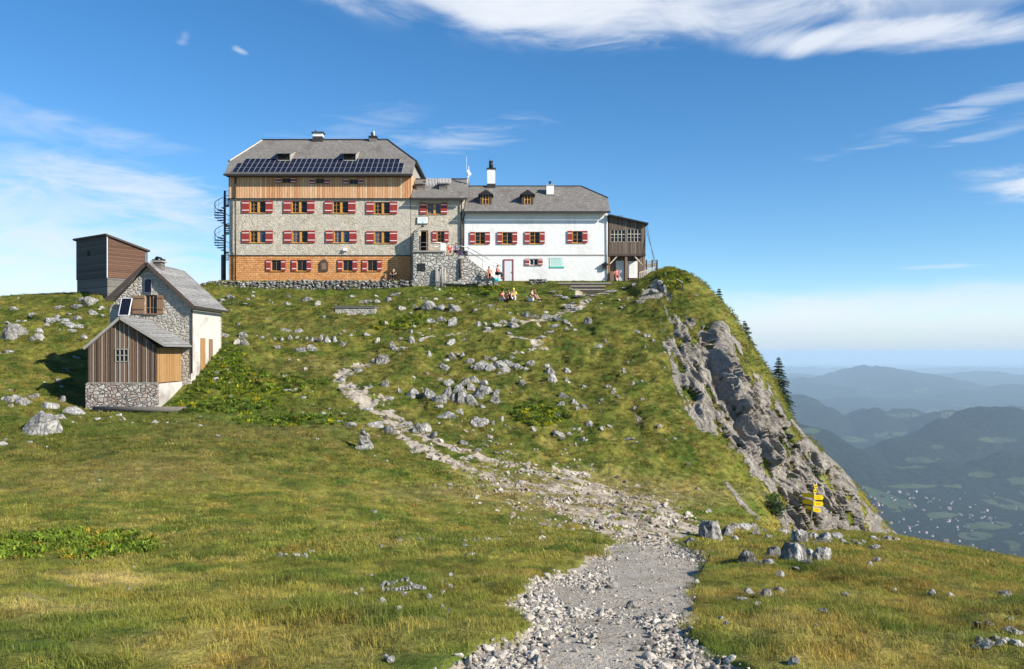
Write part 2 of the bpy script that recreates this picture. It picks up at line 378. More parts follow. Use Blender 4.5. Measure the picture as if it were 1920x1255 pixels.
M['interior'] = flat('dark_interior', (.012, .010, .009), .9, .1)
M['yellow'] = flat('yellow_sign', (.85, .58, .01), .45, .05)
M['sign_black'] = flat('black_print', (.02, .02, .02), .6, .05)
M['sign_white'] = flat('white_sign', (.74, .77, .74), .5, .04)
M['sign_green'] = flat('green_sign', (.06, .42, .33), .5, .06)
M['sign_pale'] = flat('pale_mint_sign', (.58, .68, .64), .5, .06)
M['rope'] = flat('pale_handrail', (.62, .54, .36), .8, .1)
M['soot'] = flat('black_chimney_metal', (.03, .028, .028), .5, .3, 4, .4)
def glass_m(name, col, rough=.12):
    m, t, b = new_mat(name, rough, .3); v = coords(t)
    t.links.new(mix(t, noise(t, v, 1.3, 2), col, tuple(c*.45 for c in col)), b.inputs['Base Color']); return m
M['glass'] = glass_m('window_glass', (.020, .020, .024)); M['glass_blue'] = glass_m('blue_window_glass', (.10, .13, .20))
m, t, b = new_mat('solar_cells', .75, .02); v = coords(t)
M['solar'] = m
spn = t.nodes.new('ShaderNodeTexBrick'); tcn = t.nodes.new('ShaderNodeTexCoord'); sp = t.nodes.new('ShaderNodeSeparateXYZ'); t.links.new(tcn.outputs['Object'], sp.inputs[0])
cb = t.nodes.new('ShaderNodeCombineXYZ'); t.links.new(sp.outputs[0], cb.inputs[0]); t.links.new(sp.outputs[2], cb.inputs[1]); t.links.new(cb.outputs[0], spn.inputs['Vector'])
spn.offset = 0; spn.inputs['Color1'].default_value = (.007, .010, .024, 1); spn.inputs['Color2'].default_value = (.009, .012, .03, 1); spn.inputs['Mortar'].default_value = (.02, .024, .04, 1)
spn.inputs['Scale'].default_value = 1; spn.inputs['Mortar Size'].default_value = .006; spn.inputs['Brick Width'].default_value = .125; spn.inputs['Row Height'].default_value = .125
t.links.new(spn.outputs['Color'], b.inputs['Base Color'])
# ------------------------------------------------------------------ terrain sheet
keys = np.array([-1500, -400, 0, 200, 400, 620, 800, 1000, 1180, 1240, 1330, 1420, 1500, 1600, 1680, 1780, 1920, 2500, 4000], float)
NODES = [
 ('b', 1255, 4.7), ('c', [1120]*14+[1122, 1128, 1142, 1185, 1185], 8.2), ('d', [1030]*13+[1034, 1042, 1058, 1086, 1140, 1140], 15.0),
 ('e', [900, 900, 900, 900, 905, 915, 930, 950, 973, 981, 990, 1002, 1011, 1016, 1022, 1037, 1060, 1110, 1110], [29, 29, 29, 29, 29, 31, 33, 34.5, 36, 36, 36.5, 37, 36, 35, 33, 30, 27, 22, 20]),
 ('f', [820, 815, 808, 778, 785, 820, 860, 890, 920, 925, 930, 950, 1040, 1090, 1110, 1160, 1200, 1300, 1300], [41, 41, 42, 48.5, 47, 43, 42, 41.5, 42, 42, 43, 43, 44, 42, 41, 38, 34, 29, 28]),
 ('g', [730, 725, 715, 728, 645, 690, 720, 740, 770, 780, 800, 860, 930, 1010, 1060, 1130, 1230, 1500, 1500], [51, 51, 52, 56, 60, 57, 55, 54, 52.5, 52, 51.5, 50, 50, 49, 48, 47, 45, 42, 42]),
 ('h', [640, 620, 610, 612, 590, 590, 600, 610, 620, 612, 655, 730, 830, 950, 1025, 1110, 1210, 1490, 1490], [65, 66, 66, 67, 69, 68.5, 67.5, 66, 65, 65, 62, 58, 55, 53, 51, 50, 49, 47, 47]),
 ('k', 'crest', [75, 76, 77.5, 75, 78, 78.2, 78.2, 78.5, 78.7, 78, 73.5, 68, 64, 59, 56, 54.5, 53, 50, 50]),
]
def pchip_z(Yn, Zn, Yq):
    """monotone cubic per column. Yn,Zn: (n,c); Yq: (r,c)"""
    h = np.diff(Yn, axis=0); s = np.diff(Zn, axis=0)/h
    m = np.zeros_like(Zn); w1 = 2*h[1:]+h[:-1]; w2 = h[1:]+2*h[:-1]
    with np.errstate(divide='ignore', invalid='ignore'):
        mm = (w1+w2)/(w1/s[:-1]+w2/s[1:])
    m[1:-1] = np.where(s[:-1]*s[1:] > 0, mm, 0.0); m[0] = s[0]; m[-1] = s[-1]
    out = np.empty_like(Yq)
    for i in range(len(Yn)-1):
        msk = (Yq >= Yn[i]-1e-9) & ((Yq <= Yn[i+1]) if i == len(Yn)-2 else (Yq < Yn[i+1]))
        t = (Yq-Yn[i])/h[i]; t2 = t*t; t3 = t2*t
        v = (2*t3-3*t2+1)*Zn[i]+(t3-2*t2+t)*h[i]*m[i]+(-2*t3+3*t2)*Zn[i+1]+(t3-t2)*h[i]*m[i+1]
        out = np.where(msk, v, out)
    return out
cols = np.concatenate([np.linspace(-2600, -120, 110), np.arange(-100, 2020, 1.9), np.linspace(2040, 3900, 90)])
nc = len(cols)
Yn, Zn = [], []
Yn.append(np.full(nc, -8.0)); Zn.append(np.full(nc, .15))
Yn.append(np.full(nc, 0.6)); Zn.append(np.full(nc, .0))
fine = np.arange(-2600, 4001, 10.0)
CREST = np.array([(-1500, 600), (-400, 575), (0, 557), (200, 547), (400, 541), (620, 543), (800, 538), (1000, 534), (1180, 528), (1240, 501), (1285, 518), (1319, 543), (1356, 583), (1379, 614), (1411, 660), (1439, 703), (1457, 752), (1476, 786), (1499, 814), (1550, 860), (1587, 898), (1605, 928), (1642, 970), (1675, 1014), (1780, 1110), (1920, 1230), (2500, 1500), (4000, 1500)], float)
for nm, py, Y in NODES:
    if nm == 'k': py = np.interp(keys, CREST[:, 0], CREST[:, 1])
    py = np.full(len(keys), py, float) if np.isscalar(py) else np.array(py, float)
    Y = np.full(len(keys), Y, float) if np.isscalar(Y) else np.array(Y, float)
    sm = 1 if nm == 'k' else 5
    pf = box_smooth(np.interp(fine, keys, py), 7) if nm != 'k' else box_smooth(np.interp(fine, CREST[:, 0], CREST[:, 1]), 2); yf = box_smooth(np.interp(fine, keys, Y), 9)
    pc = np.interp(cols, fine, pf); yc = np.interp(cols, fine, yf)
    Yn.append(yc); Zn.append(EYE+(HY-pc)/F*yc)
kY, kZ = Yn[-1], Zn[-1]
right = sstep(1225, 1300, cols); left = 1-sstep(330, 420, cols)
plat = 8.32*(1-right)*(1-left) + (kZ+.05)*left + (kZ-.35)*right
Yn.append(kY+1.1); Zn.append(plat)
Yn.append(kY+14); Zn.append(plat-(.3+13*right+1.5*left))
Yn.append(kY+60); Zn.append(plat-(20+45*right))
Yn.append(np.full(nc, 420.)); Zn.append(np.full(nc, -226.))
Yn = np.array(Yn); Zn = np.array(Zn)
nseg = [6, 26, 80, 62, 80, 64, 110, 130, 110, 8, 14, 14, 14]
rows = []
for i, n in enumerate(nseg):
    t = (np.arange(n)/n)[:, None]
    if Yn[i].min() <= 0: rows.append(Yn[i]+(Yn[i+1]-Yn[i])*t)
    else: rows.append(Yn[i]*(Yn[i+1]/Yn[i])**t)
rows.append(Yn[-1][None]); YY = np.concatenate(rows, 0); nr = len(YY)
ZZ = pchip_z(Yn, Zn, YY)
T = (cols-CX)/F
XX = T[None, :]*np.where(YY > 2.4, YY, np.maximum(2.4, 2.4+(2.4-YY)*.8))
PX = np.broadcast_to(cols[None, :], YY.shape); PY = HY-(ZZ-EYE)/np.maximum(YY, .5)*F

# --- what covers the ground where (laid on the surface once, at build time)
wob = lambda s, a, sd: fbm(XX/s, YY/s, 4, sd)*a
near_path = [(780, 1275), (840, 1245), (905, 1205), (985, 1185), (1005, 1160), (950, 1128), (985, 1100), (1060, 1072), (1120, 1045), (1150, 1015), (1120, 1000), (1060, 965), (1000, 940), (1060, 915), (1150, 925), (1230, 945), (1300, 975), (1315, 1000), (1262, 1012), (1325, 1045), (1312, 1080), (1298, 1110), (1300, 1150), (1292, 1185), (1345, 1225), (1425, 1265), (1500, 1400), (1900, 2600), (200, 2600), (640, 1400)]
sd_near = poly_sd(PX, PY, near_path)
upper = np.maximum.reduce([
 line_d(PX, PY, [(1240, 960, 22), (1130, 925, 20), (1020, 885, 9), (930, 865, 7), (860, 848, 8), (800, 820, 10), (750, 790, 14), (705, 765, 14), (660, 740, 17), (632, 715, 12), (650, 697, 7), (700, 677, 5)]),
 line_d(PX, PY, [(1100, 930, 14), (980, 912, 6), (900, 890, 6), (830, 865, 7), (770, 835, 9), (740, 800, 8)]),
 line_d(PX, PY, [(1105, 888, 5), (1040, 876, 7), (1090, 893, 4)])])
trail = np.maximum.reduce([
 line_d(PX, PY, [(1020, 655, 4), (985, 640, 5), (945, 628, 3), (900, 618, 3)]),
 line_d(PX, PY, [(880, 622, 1.5), (920, 612, 4), (1000, 605, 5), (1050, 588, 9), (1095, 572, 7), (1110, 556, 4), (1060, 545, 3)]),
 line_d(PX, PY, [(930, 702, 2.5), (980, 697, 2.5)]), line_d(PX, PY, [(760, 640, 1), (820, 630, 1.5), (880, 622, 2)]),
 line_d(PX, PY, [(960, 668, 1.5), (1000, 660, 2.5)]),
 line_d(PX, PY, [(795, 765, 6), (845, 770, 8), (880, 762, 3)])])
fm = (YY < 50)
path = np.where(YY < 62, np.maximum(np.clip(sd_near/7, -3, 3)*fm+(-3)*(~fm), np.clip(upper/5, -3, 3)), -3)
path = np.maximum(path, np.where(YY > 52, np.clip(trail/3., -3, 3), -3))
upz = sstep(38, 48, YY)
path = sstep(-.9, .9, path - upz*.55 + upz*fbm(XX/.9, YY/.9, 3, 13)*2.6 + fbm(XX/.55, YY/.55, 3, 11)*1.8 + fbm(XX/2.2, YY/2.2, 3, 21)*1.4)
scree = sstep(-70, 40, poly_sd(PX, PY, [(860, 850), (1000, 875), (1150, 905), (1260, 935), (1300, 975), (1200, 1000), (1080, 985), (960, 935), (870, 890)]) + 60*fbm(XX/1.1, YY/1.1, 4, 31))*(YY < 60)
path = np.maximum(path*(1-.45*scree*sstep(.1, -.2, fbm(XX/.8, YY/.8, 4, 35))), scree*sstep(-.15, .25, fbm(XX/.5, YY/.5, 4, 33))*.75)
path = path*(1-.85*np.maximum(scree, upz*.7)*sstep(.02, .22, fbm(XX/1.0, YY/.8, 4, 37, .62)))
# mountain rock face
rk_poly = [(1236, 530), (1262, 548), (1288, 575), (1318, 602), (1345, 600), (1368, 615), (1390, 652), (1410, 692), (1446, 732), (1480, 780), (1510, 812), (1560, 858), (1598, 897), (1620, 930), (1658, 970), (1706, 1012), (1720, 1120), (1780, 1300), (1500, 1300), (1476, 1010), (1460, 980), (1440, 934), (1404, 888), (1393, 864), (1342, 822), (1319, 800), (1291, 771), (1268, 742), (1270, 700), (1245, 665), (1250, 600), (1240, 575)]
rsd = poly_sd(PX, PY, rk_poly)
tcoord = (PX*.90-PY*.43); scoord = (PX*.43+PY*.90)
rwob = fbm(tcoord/34, scoord/80, 4, 41)
rockm = sstep(-12, 12, rsd + 34*rwob*sstep(1380, 1280, PX)+12*rwob)
gr_patch = sstep(.05, .15, fbm(tcoord/16, scoord/52, 5, 47, .62)+.14*sstep(720, 600, PY)-.0006*np.clip(rsd-30, 0, 80))*.85
rockm = rockm*(1-gr_patch)*(YY > 43)*(YY < kY+12)
extra = np.maximum.reduce([line_d(PX, PY, [(1362, 905, 1), (1390, 940, 4), (1420, 970, 4)]), line_d(PX, PY, [(1200, 560, 3), (1235, 545, 10)]), line_d(PX, PY, [(1180, 762, 1), (1200, 790, 3)])])
rockm = np.maximum(rockm, sstep(-2, 2, extra+8*rwob)*(YY > 40)*(YY < kY+1))
# foot of the fore-meadow behind the signpost and everything that drops away
NX_slope = sstep(2, 10, YY-kY)*right
rockm = np.maximum(rockm, NX_slope*sstep(-.1, .1, fbm(XX/4, YY/4, 3, 49)))
# --- relief
ss = sstep(1, 6, np.abs(YY))
near = 1-sstep(14, 40, YY)
lip = 1-.75*sstep(1230, 1400, PX)*sstep(9, 20, YY)*(1-sstep(40, 46, YY))
bump_h = fbm(XX/6, YY/6, 4, 61)*(.18*near+.42*(1-near)) + fbm(XX/1.3, YY/1.3, 3, 63)*(.09*near+.15*(1-near)) + fbm(XX/.38, YY/.38, 3, 65)*(.05*near+.06*(1-near))
edge_k = np.abs(YY-kY)
flat_house = sstep(0, 3, YY-kY+1.5)*(1-left)*(1-right)
hutz = sstep(2, 0, np.maximum(np.maximum(-26.5-XX, XX+19.9), np.maximum(48.8-YY, YY-60)))
bump_h = bump_h*(1-.8*path*near)*(1-flat_house)*(1-.8*hutz)
berm = path*near*-.05
tuss = np.maximum(0, fbm(XX/.9, YY/.9, 3, 71))**1.3*.16*(1-path)*(1-rockm)*(1-flat_house)*(1-hutz)*sstep(3, 9, YY)
outc = sstep(.05, .3, fbm(XX/3.0, YY/2.2, 4, 77))*sstep(43, 50, YY)*(1-right*1.0)*(YY < 76)*.25*(1-hutz)*(1-flat_house)
ZZ = ZZ+(bump_h+tuss+outc)*ss*lip*(1-rockm*.7)+berm
def ridged(x, y, o, sd):
    s = 0; a = 1; tt = 0
    for i in range(o):
        s = s+a*(1-np.abs(noise2(x*2**i, y*2**i, sd+i*5))*2); tt += a; a *= .55
    return s/tt
wx = tcoord+28*fbm(tcoord/60, scoord/90, 3, 81)
fl = ridged(wx/40, scoord/300, 3, 83)*.55 + ridged(wx/15, scoord/110, 3, 87)*.45
pil = sstep(0, 14, line_d(PX, PY, [(1342, 618, 22), (1350, 680, 24), (1375, 740, 24), (1410, 800, 22), (1440, 860, 18)])+6*fbm(tcoord/20, scoord/30, 3, 91))
gul = sstep(-4, 9, line_d(PX, PY, [(1316, 622, 6), (1318, 665, 10), (1340, 715, 10), (1368, 775, 9), (1395, 830, 7)])+5*fbm(tcoord/18, scoord/26, 3, 93))
gul2 = sstep(-3, 8, line_d(PX, PY, [(1420, 720, 3), (1448, 800, 5), (1475, 880, 4), (1500, 950, 5)])+5*fbm(tcoord/18, scoord/26, 3, 95))
R = rockm*sstep(-6, 22, rsd)
D = ((fl-.45)*1.6 + ridged(wx/9.0, scoord/95, 2, 97)*.60)*R + (pil*1.1-gul*.8-gul2*.6)*sstep(-5, 8, rsd)*(YY > 44)*(YY < kY+2)
DX, DY, DZ = .30*D, -.80*D*(1-.35*sstep(4, 0, kY-YY)), .22*D*(1-sstep(6, 0, np.abs(kY-YY)))
XX = XX+DX; YYd = YY+DY; ZZ = ZZ+DZ
rockm = np.maximum(rockm, np.maximum(pil, gul)*sstep(-5, 8, rsd)*(YY > 44)*(YY < kY+2))

# --- plant colours (albedo)
def lin(c): return np.array(c, float)
G1, G2, G3, G4, G5 = lin([.080, .112, .018]), lin([.190, .178, .036]), lin([.33, .25, .075]), lin([.24, .155, .04]), lin([.50, .38, .16])
def plant_colour(X, Y, px, py):
    a = sstep(-.34, .34, fbm(X/1.9, Y/1.9, 5, 101, .65))[..., None]; b = sstep(-.05, .45, fbm(X/1.5, Y/1.6, 5, 107, .62)+.12*sstep(1000, 1250, py))[..., None]
    c = sstep(.12, .5, fbm(X/1.0, Y/1.0, 4, 113, .6)+.16*sstep(1250, 1500, px)*sstep(950, 1000, py)+.10*sstep(700, 1000, px)*sstep(850, 930, py)*(py < 1130))[..., None]
    col = G1*(1-a)+G2*a
    b = b*np.where(py < 640, .35, .62)[..., None]
    col = col*(1-b)+G3*b; col = col*(1-.6*c)+G4*.6*c
    # photograph's own patches: dry straw, lush green, purple-brown seed heads, yellow flowers
    def P(cx, cy, sx, sy): return np.exp(-(((px-cx)/sx)**2+((py-cy)/sy)**2))[..., None]
    n = sstep(-.25, .25, fbm(X/.6, Y/.6, 3, 119))[..., None]
    s = np.clip(P(190, 1087, 75, 12)+.6*P(70, 1140, 90, 12)+.35*P(300, 1090, 90, 10), 0, 1)*(.5+.5*n); col = col*(1-s)+G5*s
    s = np.clip(.8*P(480, 800, 230, 28)*(py < 1000)[..., None]+.55*P(160, 900, 240, 30)+.6*P(300, 880, 160, 25)+.6*P(600, 690, 130, 12)+.4*P(560, 608, 90, 9), 0, 1)*(.35+.65*n); col = col*(1-s)+lin([.25, .19, .075])*s
    s = np.clip(.9*P(440, 765, 190, 30)+.9*P(400, 690, 90, 50)+.8*P(900, 545, 190, 12)+.8*P(560, 790, 130, 12)+.7*P(150, 805, 170, 18)+.8*P(1000, 770, 50, 22)+.6*P(620, 545, 160, 9)+.5*P(1350, 950, 90, 20)+.6*P(770, 600, 40, 14), 0, 1)*(.45+.55*n); col = col*(1-s)+lin([.085, .135, .018])*s
    s = np.clip(.9*P(1020, 785, 40, 12)+.7*P(775, 608, 28, 9)+.5*P(490, 735, 90, 20)+.5*P(1250, 520, 26, 26), 0, 1)*n; col = col*(1-s)+lin([.30, .30, .015])*s
    d = 1.08+.65*fbm(X/.38, Y/.38, 3, 127)[..., None]+.25*fbm(X/1.8, Y/1.8, 2, 129)[..., None]
    sc_ = sstep(-90, 20, -np.abs(py-925)*2.2+60-np.abs(px-1090)*.25)[..., None]*.55*(py > 860)[..., None]; col = col*(1-sc_)+lin([.24, .18, .09])*sc_
    fg = (1.0+.34*sstep(830, 930, py))[..., None]
    return np.clip(col*fg*np.clip(d, .45, 1.6), 0, 1)
tint = plant_colour(XX, YYd, PX, PY)
idx = np.arange(nr*nc).reshape(nr, nc)
quads = np.stack([idx[:-1, :-1], idx[:-1, 1:], idx[1:, 1:], idx[1:, :-1]], -1).reshape(-1, 4)
V = np.stack([XX, YYd, ZZ], -1).reshape(-1, 3)

m, t, b = new_mat('mountain_ground', .95, .1); M['ground'] = m
at_t = attr(t, 'tint'); at_p = attr(t, 'path'); at_r = attr(t, 'rock')
w = wcoords(t)
nf = noise(t, w, 9, 6, .7); nm_ = noise(t, w, 2.2, 5, .6); nff = noise(t, w, 38, 4, .7)
grass = mix(t, smooth(t, nf, .32, .68), mix(t, 1.0, at_t.outputs['Color'], (.50, .55, .42), 'MULTIPLY'), at_t.outputs['Color'])
grass = mix(t, smooth(t, nff, .35, .65, .5, 0), grass, mix(t, 1.0, at_t.outputs['Color'], (.35, .38, .30), 'MULTIPLY'))
soil = mix(t, smooth(t, nm_, .35, .65), (.40, .335, .255), (.50, .435, .35))
soil = mix(t, math_n(t, 'MULTIPLY', attr(t, 'scree').outputs['Fac'], smooth(t, noise(t, w, 1.6, 6, .7), .40, .60)), soil, (.20, .145, .085))
vc = voro(t, w, 30, 'F1', 'Color'); vs = t.nodes.new('ShaderNodeSeparateColor'); t.links.new(vc, vs.inputs[0]); vd = voro(t, w, 30, 'DISTANCE_TO_EDGE')
soil = mix(t, smooth(t, vs.outputs[0], .55, .95, 0, .7), soil, (.34, .32, .30)); soil = mix(t, smooth(t, nff, .55, .75, 0, .5), soil, (.50, .47, .43))
soil = mix(t, smooth(t, nf, .54, .70, 0, .6), soil, (.20, .15, .085))
rm_ = t.nodes.new('ShaderNodeMapping'); rm_.inputs['Rotation'].default_value = (0, math.radians(24), 0); t.links.new(wcoords(t), rm_.inputs[0])
rm2 = t.nodes.new('ShaderNodeMapping'); rm2.inputs['Scale'].default_value = (1, .25, .22); t.links.new(rm_.outputs[0], rm2.inputs[0]); rv = rm2.outputs[0]
r1 = noise(t, rv, 1.1, 8, .68, .5); r2 = noise(t, rv, 3.4, 8, .72, .7); r3 = noise(t, w, 7, 6, .65)
rc = mix(t, smooth(t, r1, .38, .62), (.41, .36, .295), (.62, .56, .475)); rc = mix(t, smooth(t, r2, .54, .68), rc, (.72, .665, .575)); rc = mix(t, smooth(t, r2, .34, .44, .75, 0), rc, (.15, .13, .11)); rc = mix(t, smooth(t, noise(t, rv, 9, 5, .7), .36, .48, .6, 0), rc, (.15, .135, .12))
rc = mix(t, smooth(t, r3, .35, .6, .45, 0), rc, (.16, .145, .13)); rc = mix(t, smooth(t, noise(t, w, .35, 5, .6), .56, .68, 0, .5), rc, (.47, .38, .32))
crk = voro(t, rv, 1.6, 'DISTANCE_TO_EDGE')
pf = smooth(t, math_n(t, 'ADD', at_p.outputs['Fac'], math_n(t, 'MULTIPLY', math_n(t, 'SUBTRACT', nf, .5), .9)), .38, .62)
rf = smooth(t, math_n(t, 'ADD', at_r.outputs['Fac'], math_n(t, 'MULTIPLY', math_n(t, 'SUBTRACT', noise(t, w, 3.0, 7, .7), .5), 1.5)), .42, .60)
c = mix(t, pf, grass, soil); c = mix(t, rf, c, rc)
t.links.new(c, b.inputs['Base Color'])
h = math_n(t, 'ADD', math_n(t, 'MULTIPLY', nf, .05), math_n(t, 'MULTIPLY', nff, .02))
h = math_n(t, 'ADD', h, math_n(t, 'MULTIPLY', math_n(t, 'MULTIPLY', r2, rf), .8)); h = math_n(t, 'ADD', h, math_n(t, 'MULTIPLY', math_n(t, 'MULTIPLY', r3, rf), .2))
bump(t, b, h, 1.0, 1.0)
ground = np_mesh('ground', V, quads, m, {'tint': tint.reshape(-1, 3), 'path': path.ravel(), 'rock': rockm.ravel(), 'scree': np.maximum(scree, upz*.5).ravel()})
tag(ground, kind='structure')

# surface look-ups: the ground point seen at a pixel, and the ground height at X,Y
PYd = HY-(ZZ-EYE)/np.maximum(YYd, .5)*F
def hit(px, py):
    c_ = int(np.argmin(np.abs(cols-px)))
    col_ = PYd[30:, c_]; k = np.nonzero(col_ <= py)[0]
    i = (k[0] if len(k) else 400)+30
    return Vector((XX[i, c_]+(px-cols[c_])/F*YYd[i, c_], YYd[i, c_], ZZ[i, c_]))
def gz(x, y):
    c_ = int(np.argmin(np.abs(cols-(CX+x/max(y, 2.4)*F)))); i = int(np.argmin(np.abs(YYd[:, c_]-y))); return float(ZZ[i, c_])

# ------------------------------------------------------------------ valley and far hills
colsV = np.concatenate([np.linspace(-2200, 1180, 60), np.arange(1200, 2100, 2.2), np.linspace(2120, 3700, 60)])
inv = np.concatenate([np.linspace(1/450., 1/4000., 60), np.linspace(1/4000., 1/60000., 430)]); Yv = np.unique(np.concatenate([1/inv, np.geomspace(5000, 26000, 420)]))
YV, CV = np.meshgrid(Yv, colsV, indexing='ij'); XV = (CV-CX)/F*YV
BASE = -900.0
HZ = np.full(YV.shape, 0.)
def hill(px, py, Y, sx, sy, p=2.0, sk=1.0, rot=0.0):
    global HZ
    cx = (px-CX)/F*Y; h_ = EYE+(HY-py)/F*Y-BASE
    dx = XV-cx; dy = YV-Y; cr_, sr_ = math.cos(rot), math.sin(rot); u = dx*cr_+dy*sr_; v = -dx*sr_+dy*cr_
    u = np.where(u > 0, u/sk, u)
    r2_ = (u/sx)**2+(v/sy)**2
    HZ = np.maximum(HZ, h_*np.exp(-.5*r2_**(p/2)))
for a in [(1635, 688, 18000, 900, 1800, 1.7, 1.5), (1510, 712, 17000, 700, 1500), (1740, 715, 17600, 900, 1500), (1850, 698, 22000, 1000, 2000, 1.6, 1.2), (1930, 706, 21000, 900, 1800), (1780, 703, 24000, 1700, 2000, 1.8),
          (1880, 690, 34000, 3500, 3000), (1700, 692, 38000, 5000, 3000), (1500, 690, 36000, 5000, 3000), (1400, 700, 24000, 2500, 2500),
          (1830, 735, 14500, 900, 900, 2, 1.6), (1910, 722, 15500, 800, 900), (1700, 745, 14000, 700, 900), (1585, 748, 13500, 700, 700),
          (1500, 744, 9300, 330, 700, 2, 1), (1440, 735, 9500, 500, 800), (1545, 762, 9000, 150, 500), (1635, 766, 8600, 230, 500, 1.7), (1700, 768, 8900, 330, 450), (1760, 775, 8300, 420, 500), (1860, 772, 9500, 450, 600), (1930, 764, 10000, 500, 700),
          (1848, 770, 6600, 330, 500, 1.8, 1.5, .35), (1780, 790, 6400, 250, 450, 1.8), (1715, 812, 6200, 260, 420), (1940, 782, 6900, 420, 600), (1640, 838, 6300, 240, 400), (1560, 828, 6000, 260, 420), (1500, 800, 6200, 330, 500), (1600, 868, 5700, 250, 240), (1760, 862, 5500, 380, 220), (1900, 850, 5500, 330, 260), (1430, 780, 6000, 500, 700)]:
    hill(*a)
amp = sstep(20, 200, HZ)
nse = fbm(XV/900, YV/900, 5, 201)*130*amp + fbm(XV/260, YV/260, 4, 207)*42*amp + fbm(XV/420, YV/420, 4, 211)*26*(1-amp)*(YV < 14000)
und = fbm(XV/5200, YV/5200, 4, 215)*sstep(16000, 30000, YV)*110
ZV = BASE+HZ+nse+und+ sstep(3000, 1800, YV)*0
ZV = np.where(YV < 3400, np.maximum(ZV-40, np.minimum(-.285*YV-95, ZV+900)) , ZV)
slope_proxy = HZ
fieldm = .7*sstep(.27, .35, fbm(XV/520, YV/620, 5, 221)+.10*(1-sstep(40, 170, HZ))-.12*sstep(120, 400, HZ))
pyV = HY-(ZV-EYE)/YV*F
def fp(px, py, sx, sy, wy=None): return np.exp(-(((CV-px)/sx)**2+((pyV-py)/sy)**2)**2)
for f_ in [(1720, 912, 70, 5), (1850, 985, 45, 9), (1830, 1005, 40, 9), (1700, 778, 30, 6), (1605, 740+85, 25, 5), (1870, 825, 38, 6), (1730, 862, 35, 6), (1520, 808, 22, 5), (1905, 902, 25, 8), (1770, 965, 30, 6), (1690, 950, 25, 5), (1900, 1045, 20, 10), (1840, 890, 30, 6), (1600, 822, 22, 4), (1640, 1000, 30, 5), (1760, 838, 15, 4), (1710, 876, 30, 3)]:
    fieldm = np.maximum(fieldm, sstep(.35, .55, fp(*f_)+.9*fbm(XV/170, YV/230, 4, 231, .6)*(fp(*f_) > .02)))
town = sstep(.02, .25, fbm(XV/600, YV/700, 4, 241)+.0)*(HZ < 60)*(YV > 4000)
fieldm = fieldm*sstep(-.35, .05, fbm(XV/110, YV/130, 4, 233)+.12)
idx2 = np.arange(YV.size).reshape(YV.shape)
q2 = np.stack([idx2[:-1, :-1], idx2[:-1, 1:], idx2[1:, 1:], idx2[1:, :-1]], -1).reshape(-1, 4)
m, t, b = new_mat('valley_land', 1.0, .0)
w = wcoords(t, (.001, .001, .001)); af = attr(t, 'field')
fn = noise(t, w, 26, 6, .7); fn2 = noise(t, w, 90, 4, .7); ff = smooth(t, math_n(t, 'ADD', af.outputs['Fac'], math_n(t, 'MULTIPLY', math_n(t, 'SUBTRACT', noise(t, w, 9, 6, .65), .5), .9)), .45, .62)
forest = mix(t, smooth(t, fn, .35, .65), (.004, .010, .009), (.032, .044, .022)); forest = mix(t, smooth(t, fn2, .40, .6, .5, 0), forest, (.004, .008, .006))
meadow = mix(t, smooth(t, noise(t, w, 5, 5, .6), .35, .65), (.055, .085, .035), (.105, .125, .055))
t.links.new(mix(t, ff, forest, meadow), b.inputs['Base Color']); bump(t, b, math_n(t, 'MULTIPLY', math_n(t, 'SUBTRACT', fn2, math_n(t, 'MULTIPLY', ff, .6)), 1.0), 26)
hills = np_mesh('hills', np.stack([XV, YV, ZV], -1).reshape(-1, 3), q2, m, {'field': fieldm.ravel()})
tag(hills, kind='structure')
def vz(px, Y):
    i = int(np.argmin(np.abs(Yv-Y))); j = int(np.argmin(np.abs(colsV-px))); return ZV[i, j], HZ[i, j], fieldm[i, j]
# village houses in the valley
M['far_wall'] = flat('far_house_wall', (.45, .42, .40), .9, .1); M['far_roof'] = flat('far_house_roof', (.22, .13, .11), .9, .2)
hb = MB(); hb.box(-6, 6, -4.5, 4.5, -6, 4, M['far_wall'])
hb.prism([(-7, -6, 3.6), (-7, 6, 3.6), (-7, 0, 8.2)], (14, 0, 0), M['far_roof']); fh = hb.build('village_house')
rr = random.Random(4); k = 0; first = True; tries = 0
while k < 130 and tries < 6000:
    tries += 1
    ppy = rr.choice([rr.gauss(985, 20), rr.gauss(960, 10), rr.gauss(905, 5), rr.uniform(890, 1045)]); ppx = rr.gauss(1740, 95) if rr.random() < .75 else rr.uniform(1600, 1930)
    if not (880 < ppy < 1060 and 1560 < ppx < 1930): continue
    Y = -BASE*F/(ppy-HY)
    if noise2(np.array(ppx/26.), np.array(ppy/9.), 251) < -.02: continue
    z, hh, fm_ = vz(ppx, Y)
    if hh > 90: continue
    o = fh if first else fh.copy()
    if not first: C.objects.link(o)
    first = False; k += 1
    o.location = ((ppx-CX)/F*Y, Y, z+2); o.rotation_euler = (0, 0, rr.uniform(0, 3.1)); s = rr.choice([.5, .6, .75, .9, 1, 1.5]); o.scale = (s, s*rr.uniform(.7, 1.1), s*rr.uniform(.8, 1.1))
    tag(o, 'tiny pale house among fields and woods on the hazy valley floor', 'house', 'houses of the far valley village')
